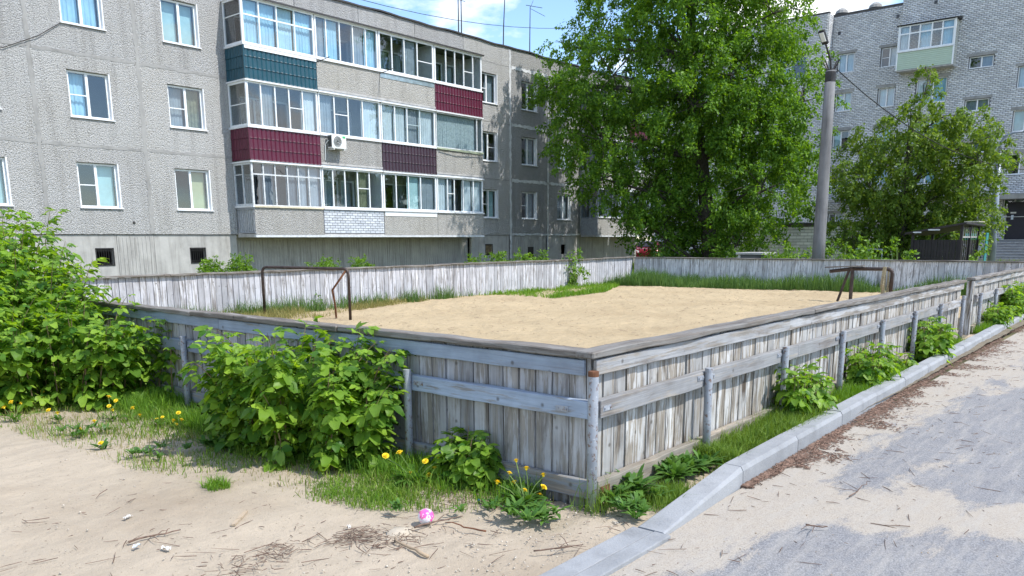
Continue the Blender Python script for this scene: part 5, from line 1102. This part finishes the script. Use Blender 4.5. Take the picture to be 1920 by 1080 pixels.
def dandelion(label, gpx, flowers, nl=16, L_=.15, group=None, dd=0.0):
    b0 = ground(*gpx); d0 = math.hypot(b0[0]-CAM[0], b0[1]-CAM[1]); t = thing('dandelion', (b0[0], b0[1], 0), label, 'dandelion', group); r = random.Random(gpx[0])
    rosette(t, 'leaf_rosette', (b0[0], b0[1], .01), nl, L_, L_*.2, 'leaf_dandelion', r, .9)
    for (px, py) in flowers:
        p = at(px, py, d0+r.uniform(-.06, .06)); p[2] = max(p[2], .05)
        c = Vector(b0)+Vector((r.uniform(-.03, .03), r.uniform(-.03, .03), 0)); c.z = 0; pv = Vector(p)
        MB().tube([c, c.lerp(pv, .55)+Vector((0, 0, .02)), pv-Vector((0, 0, .006))], [.0035, .003, .0028], 5).build('stem', 'green_stem', t)
        tilt = Matrix.Translation(pv) @ Matrix.Rotation(r.uniform(-.6, .6), 4, 'X') @ Matrix.Rotation(r.uniform(-.6, .6), 4, 'Y') @ Matrix.Scale(r.uniform(.75, 1.1), 4)
        part_of('flower_head', FLW, t, None, tilt)
dandelion('flowering dandelion clump at the foot of the wide raspberry bush', (772, 908), [(723, 856), (750, 850), (770, 888), (805, 893), (815, 880), (822, 862), (798, 866)], 48, .18)
dandelion('flowering dandelion clump left of the fence corner post', (985, 948), [(955, 888), (968, 865), (987, 880), (965, 905), (983, 920), (1019, 892), (1018, 915), (1012, 937), (932, 906)], 64, .18)
dg = 'dandelions in the grass on the left'
for lb, gp, fls in (('dandelions flowering at the far left edge, lower ones', (28, 790), [(8, 765), (22, 755), (40, 757), (92, 770)]), ('dandelions flowering at the far left edge against the bush', (20, 745), [(8, 698), (12, 728), (33, 705), (50, 713), (25, 722)]), ('pair of dandelions under the big raspberry bush', (90, 765), [(80, 735), (83, 747)]),
                    ('single large dandelion flower on the sand edge', (112, 792), [(108, 776)]), ('dandelion between the sand edge and the big bush', (158, 818), [(152, 806), (177, 791)]), ('cluster of dandelions before the middle of the big bush', (212, 790), [(205, 762), (212, 770), (218, 752), (204, 745)]),
                    ('lone dandelion on the bare sand edge', (192, 845), [(190, 832)]), ('dandelion nearest the second shaded post', (300, 800), [(295, 795), (305, 783)]), ('dandelion group in the grass gap between the two big bushes', (335, 805), [(325, 790), (335, 775), (340, 788), (333, 818)]), ('yellow dandelion blooming in front of the shaded fence post', (725, 840), [(720, 766)]), ('small low dandelion in the grass left of the wide raspberry bush', (250, 790), [(250, 766), (262, 780)])):
    dandelion(lb, gp, fls, 10, .13, dg)
def weed(label, gpx, n, L_, W_, r_=.1, mat='leaf_weed', cnt=5, rise=1.2, name='weed_clump'):
    b0 = ground(*gpx); t = thing(name, (b0[0], b0[1], 0), label, 'weed', 'leafy weeds round the fence'); r = random.Random(gpx[0]+3)
    for k in range(cnt): rosette(t, 'leaf_rosette', (b0[0]+r.uniform(-r_, r_), b0[1]+r.uniform(-r_, r_)*.6, .02+r.uniform(0, .04)), n, L_, W_, mat, r, rise)
weed('dense dark green weed mound by the kerb right of the corner post', (1265, 893), 30, .19, .034, .22, cnt=14, rise=1.4); weed('jagged weed at the right foot of the corner post', (1165, 940), 20, .20, .035, .14, cnt=7, rise=1.3); weed('low weeds spilling towards the kerb start', (1205, 960), 18, .11, .022, .18, cnt=9)
weed('flat green weeds below the corner dandelions', (985, 985), 18, .11, .022, .18, cnt=10); weed('low weeds left of the corner dandelions', (900, 960), 12, .09, .02, .14, cnt=4); weed('small weed rosette beside the pink ball', (735, 968), 12, .07, .02, .04, cnt=2)
weed('low leafy weeds where the grass meets the sand, left of the wide bush', (310, 855), 14, .10, .02, .22, cnt=7); weed('low leafy weeds at the sand edge under the big bush', (170, 815), 12, .10, .02, .25, cnt=6); weed('broad weed leaves under the wide raspberry bush', (430, 840), 14, .13, .03, .2, cnt=6)

# grass
def inside(P, poly):
    x, y = P[:, 0], P[:, 1]; r = np.zeros(len(P), bool); n = len(poly); j = n-1
    for i in range(n):
        xi, yi = poly[i]; xj, yj = poly[j]; c = ((yi > y) != (yj > y)) & (x < (xj-xi)*(y-yi)/(yj-yi+1e-12)+xi); r ^= c; j = i
    return r
def pnoise(P, sc_, seed):
    r = np.random.default_rng(seed); z = 0
    for k in range(7): a = r.normal(0, 1, 2); z = z+np.sin((P[:, 0]*a[0]+P[:, 1]*a[1])*sc_*(1+.5*k)+r.uniform(0, 6.28))/(1+.4*k)
    return z/3.2
def blades(P, h, wid, seed, z0=0.0, lean=.45):
    r = np.random.default_rng(seed); n = len(P); a = r.uniform(0, 6.28, n); la = r.uniform(0, 6.28, n); ln = np.abs(r.normal(0, lean, n))*h
    b0 = np.column_stack([P, np.full(n, z0) if np.isscalar(z0) else z0]); w_ = np.column_stack([np.cos(a), np.sin(a), np.zeros(n)])*wid[:, None]/2; d = np.column_stack([np.cos(la)*ln, np.sin(la)*ln, np.zeros(n)])
    m_ = b0+d*.35+np.column_stack([np.zeros((n, 2)), h*.6]); t = b0+d+np.column_stack([np.zeros((n, 2)), h*.97-ln*.25])
    v = np.stack([b0-w_, b0+w_, m_-w_*.75, m_+w_*.75, t], 1).reshape(-1, 3); k = np.arange(n)*5
    return v, [np.stack([k, k+1, k+3, k+2], 1), np.stack([k+2, k+3, k+4], 1)]
def grass(label, poly, n, h0, h1, mat, seed, thr=-.2, sc_=2.0, wid=.006, z0=0.0, edge=None, lean=.45, name='grass', soft=0, tuft=.4):
    r = np.random.default_rng(seed); pa = np.array(poly); lo, hi = pa.min(0), pa.max(0); P = r.uniform(lo, hi, (n*4, 2)); P = P[inside(P, poly)]
    dn = pnoise(P, sc_, seed); keep = dn+r.normal(0, .25, len(P)) > thr
    if edge is not None: keep &= r.random(len(P)) < edge(P)
    c_ = pa.mean(0); rd = (P-c_)/np.maximum((hi-lo)/2, 1e-6)
    if soft: keep &= r.random(len(P)) < np.clip(1.35-soft*np.hypot(rd[:, 0], rd[:, 1])+.5*dn, 0, 1)
    P = P[keep][:n]; dn = dn[keep][:n]; h = (h0+(h1-h0)*r.random(len(P))**1.6)*(1+tuft*np.clip(dn, -1, 1))
    v, f = blades(P, h, wid*r.uniform(.6, 1.3, len(P)), seed+1, z0, lean); o = bpy.data.objects.new(name, mesh_np(name, v, f, mat)); link(o); WLOC[o.name] = Vector((0, 0, 0))
    return tag(o, label, 'grass', None, 'stuff')
near = lambda P: np.clip(1.15-np.abs(P[:, 0]+.02)/1.45, .03, 1)
LS = [(-.03, .12), (-.55, .45), (-.95, 1.0), (-1.05, 1.5), (-1.25, 2.1), (-1.45, 3.0), (-1.5, 4.2), (-1.6, 5.3), (-2.4, 7), (-3.5, 10), (-.03, 10)]
grass('green grass growing along the shaded fence on the left', LS, 40000, .02, .10, 'grass', 21, -.08, 2.6, .0065, edge=near, lean=.7)
grass('dark lush grass tight against the shaded fence', [(-.03, .3), (-.4, .4), (-.55, 2), (-.6, 5), (-.6, 6), (-.03, 6)], 13000, .05, .2, 'grass_lush', 22, -.3, 3, .006, lean=.6)
grass('dry straw grass at the sand edge on the left', LS, 9000, .02, .08, 'grass_dry', 23, .0, 3.5, .004)
grass('grass patch on the sand left of the pink ball', [(-.55, .75), (-.85, .85), (-1.0, 1.15), (-.95, 1.6), (-.55, 1.7), (-.3, 1.2)], 2300, .012, .055, 'grass_lush', 24, .0, 4.5, .005, lean=.8, soft=1.5)
grass('lone grass tuft on the sand before the wide bush', [(-1.36, 2.0), (-1.22, 1.98), (-1.2, 2.12), (-1.34, 2.16)], 420, .03, .12, 'grass_lush', 25, -2, 3, .005, lean=.8)
grass('long grass strands round the foot of the corner post', [(-.16, -.16), (.06, -.2), (.1, -.06), (-.06, .02), (-.16, .08)], 150, .06, .26, 'grass', 26, -2, 3, .004, lean=.6, soft=1.0)
grass('tall soft grass between fence and kerb, between second and third posts', [(1.2, -.4), (2.9, -.42), (2.95, -.03), (1.2, -.03)], 9000, .05, .20, 'grass', 27, -.5, 2, .006, .03, lean=.7)
grass('green grass between fence and kerb further along', [(2.9, -.40), (9.6, -.3), (9.6, -.03), (2.9, -.03)], 16000, .04, .16, 'grass_lush', 28, -.15, 1.6, .006, .03)
grass('green grass between fence and kerb past the gap', [(11, -.25), (22, -.2), (22, -.03), (11, -.03)], 7000, .05, .2, 'grass_lush', 29, -.2, 1.4, .008, .03)
grass('short grass near the kerb start by the corner', [(.0, -.42), (1.3, -.42), (1.3, -.03), (.15, -.03)], 3200, .03, .12, 'grass', 30, .0, 4, .0045, .01)
grass('yellowing grass inside the field by the left goal', [(.1, 13.1), (.1, 11.9), (4, 11.7), (6.5, 11.2), (7.6, 11.9), (11, 12.7), (11, 13.12)], 14000, .04, .22, 'grass_dry', 31, -.25, 1.3, .010)
grass('green tufts inside the field below the long white fence', [(.1, 13.12), (.1, 12.5), (6, 12.4), (11, 12.7), (13, 12.9), (13, 13.12)], 5200, .10, .42, 'grass_tall', 32, .0, 1.5, .011)
g_a = [tuple(ground(px, py)[:2]) for px, py in ((940, 553), (1040, 560), (1135, 548), (1180, 528), (1240, 523), (1205, 512))]
grass('bright yellow-green grass in the far left corner of the field', g_a+[(21.9, 13.1), (13.0, 13.1)], 19000, .04, .20, 'grass_lush', 33, -.45, 1.3, .016, tuft=.7)
grass('tall green grass along the far end fence', [(21.0, 1.6), (21.95, 1.6), (21.95, 13.1), (19.8, 13.1), (20.2, 9), (20.9, 6)], 15000, .10, .52, 'grass_tall', 34, -.7, 1.6, .016, lean=.35, tuft=.75)
grass('rough grass on the verge between the field and the panel building', [(-4, 13.4), (40, 13.4), (40, 24.7), (-4, 24.7)], 16000, .1, .45, 'grass', 35, -.3, .6, .03)
grass('rough grass in the courtyard behind the far fence', [(22.2, -1), (46, -1), (46, 13.3), (22.2, 13.3)], 16000, .1, .6, 'grass', 36, -.4, .6, .035)

# ------------------------------------------------------------------ small things lying about
bp_ = ground(799, 983); bc = (bp_[0], bp_[1], .046)
m = bpy.data.meshes.new('toy_ball'); bm = bmesh.new(); bmesh.ops.create_uvsphere(bm, u_segments=24, v_segments=16, radius=.047)
for v_ in bm.verts: v_.co *= 1+.02*math.sin(v_.co.x*90)*math.sin(v_.co.y*70); 
for f_ in bm.faces: f_.smooth = True
bm.to_mesh(m); bm.free(); m.materials.append(MAT['ball']); o = bpy.data.objects.new('toy_ball', m); link(o); o.location = bc; o.rotation_euler = (.5, .3, .8); tag(o, 'small pink and white plastic ball lying on the sand', 'ball')
def stick(a, b_, rad, label, mat='twig', fork=0):
    A_ = Vector(ground(*a)); B_ = Vector(ground(*b_)); A_.z = B_.z = rad+.012; m = MB(); n = 6; r = random.Random(a[0]); P = [A_.lerp(B_, i/n)+Vector((r.uniform(-.012, .012), r.uniform(-.012, .012), r.uniform(0, .006))) for i in range(n+1)]
    m.tube(P, [rad*(1-.5*i/n) for i in range(n+1)], 6)
    for k in range(fork): p = P[2+k % 4]; q = p+Vector((r.uniform(-.14, .14), r.uniform(-.14, .14), .01)); m.tube([p, p.lerp(q, .5)+Vector((0, 0, .01)), q], [rad*.5, rad*.4, rad*.2], 5)
    o = m.build('stick', mat, None, True, loc=tuple(A_)); return tag(o, label, 'stick')
stick((245, 1022), (340, 1000), .006, 'long thin forked stick lying on the sand, lower left', 'twig', 3); stick((805, 1052), (735, 1018), .010, 'pale broken branch on the sand below the pink ball', 'twig_pale'); stick((910, 1003), (835, 985), .006, 'reddish bent stick right of the pink ball', 'rust'); stick((775, 994), (865, 975), .006, 'thin grey stick against the pink ball', 'twig', 2)
stick((1510, 990), (1552, 995), .006, 'short dark stick on the sandy asphalt', 'twig', 2); stick((1593, 936), (1628, 908), .004, 'thin curved twig on the bare asphalt patch', 'twig', 1); stick((1000, 1040), (1095, 1028), .005, 'thin dark twig beside the flush kerb slabs', 'twig', 3)
for (px, py, s, lb, a) in ((240, 975, .028, 'crumpled white plastic scrap on the sand, left', .4), (655, 993, .018, 'small white paper scrap left of the chalky stone', 1.2), (312, 1034, .026, 'white wrapper scrap below the long stick', 2.0), (258, 1030, .022, 'pale blue-grey card scrap beside the long stick', .3)):
    p = ground(px, py); m = MB(); n = 5; r = random.Random(px); V = [(p[0]+(i/n-.5)*s*2*math.cos(a)-(j/n-.5)*s*math.sin(a), p[1]+(i/n-.5)*s*2*math.sin(a)+(j/n-.5)*s*math.cos(a), .012+r.uniform(0, .018)) for i in range(n+1) for j in range(n+1)]
    m.add(V, [(i*(n+1)+j, (i+1)*(n+1)+j, (i+1)*(n+1)+j+1, i*(n+1)+j+1) for i in range(n) for j in range(n)]); tag(m.build('litter_scrap', 'plaque' if 'blue' in lb else 'paper_white', None, True, loc=(p[0], p[1], 0)), lb, 'litter')
A_, B_ = ground(437, 990), ground(462, 964); tag(MB().beam((A_[0], A_[1], .016), (B_[0], B_[1], .018), .022, .012).build('wood_offcut', 'plank', None, loc=(A_[0], A_[1], 0)), 'pale wooden offcut lying on the sand', 'wood')
p = ground(748, 998); m = MB(); r = random.Random(3); n = 14; V = [(p[0], p[1], .024)]; V += [(p[0]+rr*(1+r.uniform(-.2, .2))*math.cos(6.283*i/n), p[1]+rr*.7*(1+r.uniform(-.2, .2))*math.sin(6.283*i/n), z+r.uniform(-.006, .006)) for rr, z in ((.04, .02), (.07, .008), (.085, -.01)) for i in range(n)]
m.add(V, [(0, 1+i, 1+(i+1) % n) for i in range(n)]+[(1+k*n+i, 1+(k+1)*n+i, 1+(k+1)*n+(i+1) % n, 1+k*n+(i+1) % n) for k in range(2) for i in range(n)]); tag(m.build('chalky_stone', 'chalk', None, True, loc=(p[0], p[1], 0)), 'pale chalky lump on the sand left of the pink ball', 'stone')
p = ground(897, 943); m = MB(); m.lathe((p[0], p[1], .012), [(.008, 0), (.010, .004), (.008, .012)], 10); tag(m.build('bottle_cap', 'bottle_blue', None, loc=(p[0], p[1], 0)), 'tiny blue bottle cap on the soil near the fence', 'cap')
p = ground(1655, 580)
def scatter_twigs(name, P, z, l0, l1, w0, w1, mat, seed, label, flat=True, cat='litter'):
    r = np.random.default_rng(seed); n = len(P); L_ = l0+(l1-l0)*r.random(n)**2.2; a = r.uniform(0, 6.28, n); w_ = r.uniform(w0, w1, n); d = np.column_stack([np.cos(a), np.sin(a), r.normal(0, .10, n)])*L_[:, None]/2; s = np.column_stack([-np.sin(a), np.cos(a), np.zeros(n)])*w_[:, None]/2
    c = np.column_stack([P, z+w_*.4+r.uniform(0, .008, n)]); u_ = np.zeros((n, 3)); u_[:, 2] = w_*.8; bend_ = s*r.normal(0, 2.5, (n, 1))*(L_/.05)[:, None]*.3
    V = np.stack([c-d-s, c-d+s, c-d+u_, c+bend_-s, c+bend_+s, c+bend_+u_, c+d-s*.4, c+d+s*.4, c+d+u_*.5], 1).reshape(-1, 3); k = np.arange(n)*9
    F_ = np.concatenate([np.stack([k+i, k+j, k+j+3, k+i+3], 1) for b0 in (0, 3) for i, j in ((b0, b0+1), (b0+1, b0+2), (b0+2, b0))])
    o = bpy.data.objects.new(name, mesh_np(name, V, F_, mat)); link(o); WLOC[o.name] = Vector((0, 0, 0)); return tag(o, label, cat, None, 'stuff')
r = np.random.default_rng(77)
n = 15000; X = .95+16*r.random(n)**1.35; off = np.abs(r.normal(0, 1, n))*(.11+.06*(np.sin(X*2.1)+np.sin(X*.9+1)+1.2)*.8); off = off*np.clip((X-.9)/1.3, .12, 1)*(.5+.9*np.abs(np.sin(X*5.3)*np.sin(X*2.2+.6))); Y = np.array([kerb_y(x) for x in X])-.012-off; k = (np.sin(X*3.7)+np.sin(X*1.3+2)+np.sin(X*7.9) > -1.0) | (off < .08); P = np.column_stack([X, Y])[k]
scatter_twigs('leaf_litter', P, -.004, .014, .06, .003, .008, 'litter', 78, 'brown drift of dry leaf litter along the road side of the kerb')
P = np.column_stack([r.uniform(-3.2, 12, 700), -.62-np.abs(r.normal(0, 1.2, 700))]); scatter_twigs('twig_litter', P, -.004, .015, .16, .002, .005, 'twig', 79, 'fine dark twigs scattered over the sandy asphalt')
P = np.column_stack([r.uniform(-3.2, -.1, 900), r.uniform(-.4, 4.5, 900)]); P = P[(P[:, 1] < 2.0+r.normal(0, .8, 900))]; scatter_twigs('twig_litter', P, .004, .015, .17, .002, .005, 'twig', 80, 'fine dark twigs scattered over the yard sand')
P = np.column_stack([r.uniform(.5, 21, 1600), r.uniform(.5, 12.6, 1600)]); scatter_twigs('twig_litter', P, .012, .02, .16, .004, .012, 'twig_pale', 84, 'dry bits and twigs scattered over the field sand')
q = np.array([ground(460, 1066)[:2], ground(530, 1032)[:2], ground(700, 1010)[:2], ground(740, 1020)[:2], ground(660, 1005)[:2], ground(880, 905)[:2], ground(930, 925)[:2], ground(850, 930)[:2]])
P = np.concatenate([c+r.normal(0, 1, (70, 2))*s*np.array([1.5, 1.0]) for c, s in zip(q, (.09, .06, .07, .08, .05, .12, .12, .10))]); scatter_twigs('twig_heap', P, .008, .02, .13, .002, .005, 'twig', 81, 'small heaps of dark twigs and litter on the yard sand')
def pebbles(name, P, z, s0, s1, mat, seed, label):
    r = np.random.default_rng(seed); n = len(P); s = s0+(s1-s0)*r.random(n)**3; oc = np.array([(1, 0, 0), (0, 1, 0), (-1, 0, 0), (0, -1, 0), (0, 0, .7), (0, 0, -.5)]); V = np.column_stack([P, np.full(n, z)])[:, None]+oc[None]*s[:, None, None]*r.uniform(.6, 1.2, (n, 6, 1)); k = (np.arange(n)*6)[:, None]
    F_ = np.concatenate([k+np.array(t) for t in ((0, 1, 4), (1, 2, 4), (2, 3, 4), (3, 0, 4), (1, 0, 5), (2, 1, 5), (3, 2, 5), (0, 3, 5))]); o = bpy.data.objects.new(name, mesh_np(name, V.reshape(-1, 3), F_, mat)); link(o); WLOC[o.name] = Vector((0, 0, 0)); return tag(o, label, 'gravel', None, 'stuff')
P = np.concatenate([np.column_stack([r.uniform(-2.6, .8, 1300), -.35+np.abs(r.normal(0, .45, 1300))]), np.column_stack([r.uniform(-3, 0, 400), r.uniform(-.3, 4.5, 400)])]); P = P[(P[:, 0] < -.05) | (P[:, 1] < -.05)]
pebbles('gravel', P, .008, .002, .011, 'pebble_pale', 82, 'pale gravel bits on the yard sand by the kerb'); pebbles('gravel', np.column_stack([r.uniform(-3, 9, 900), -.66-np.abs(r.normal(0, 1.3, 900))]), -.002, .002, .007, 'twig_pale', 83, 'tiny grit specks on the asphalt')
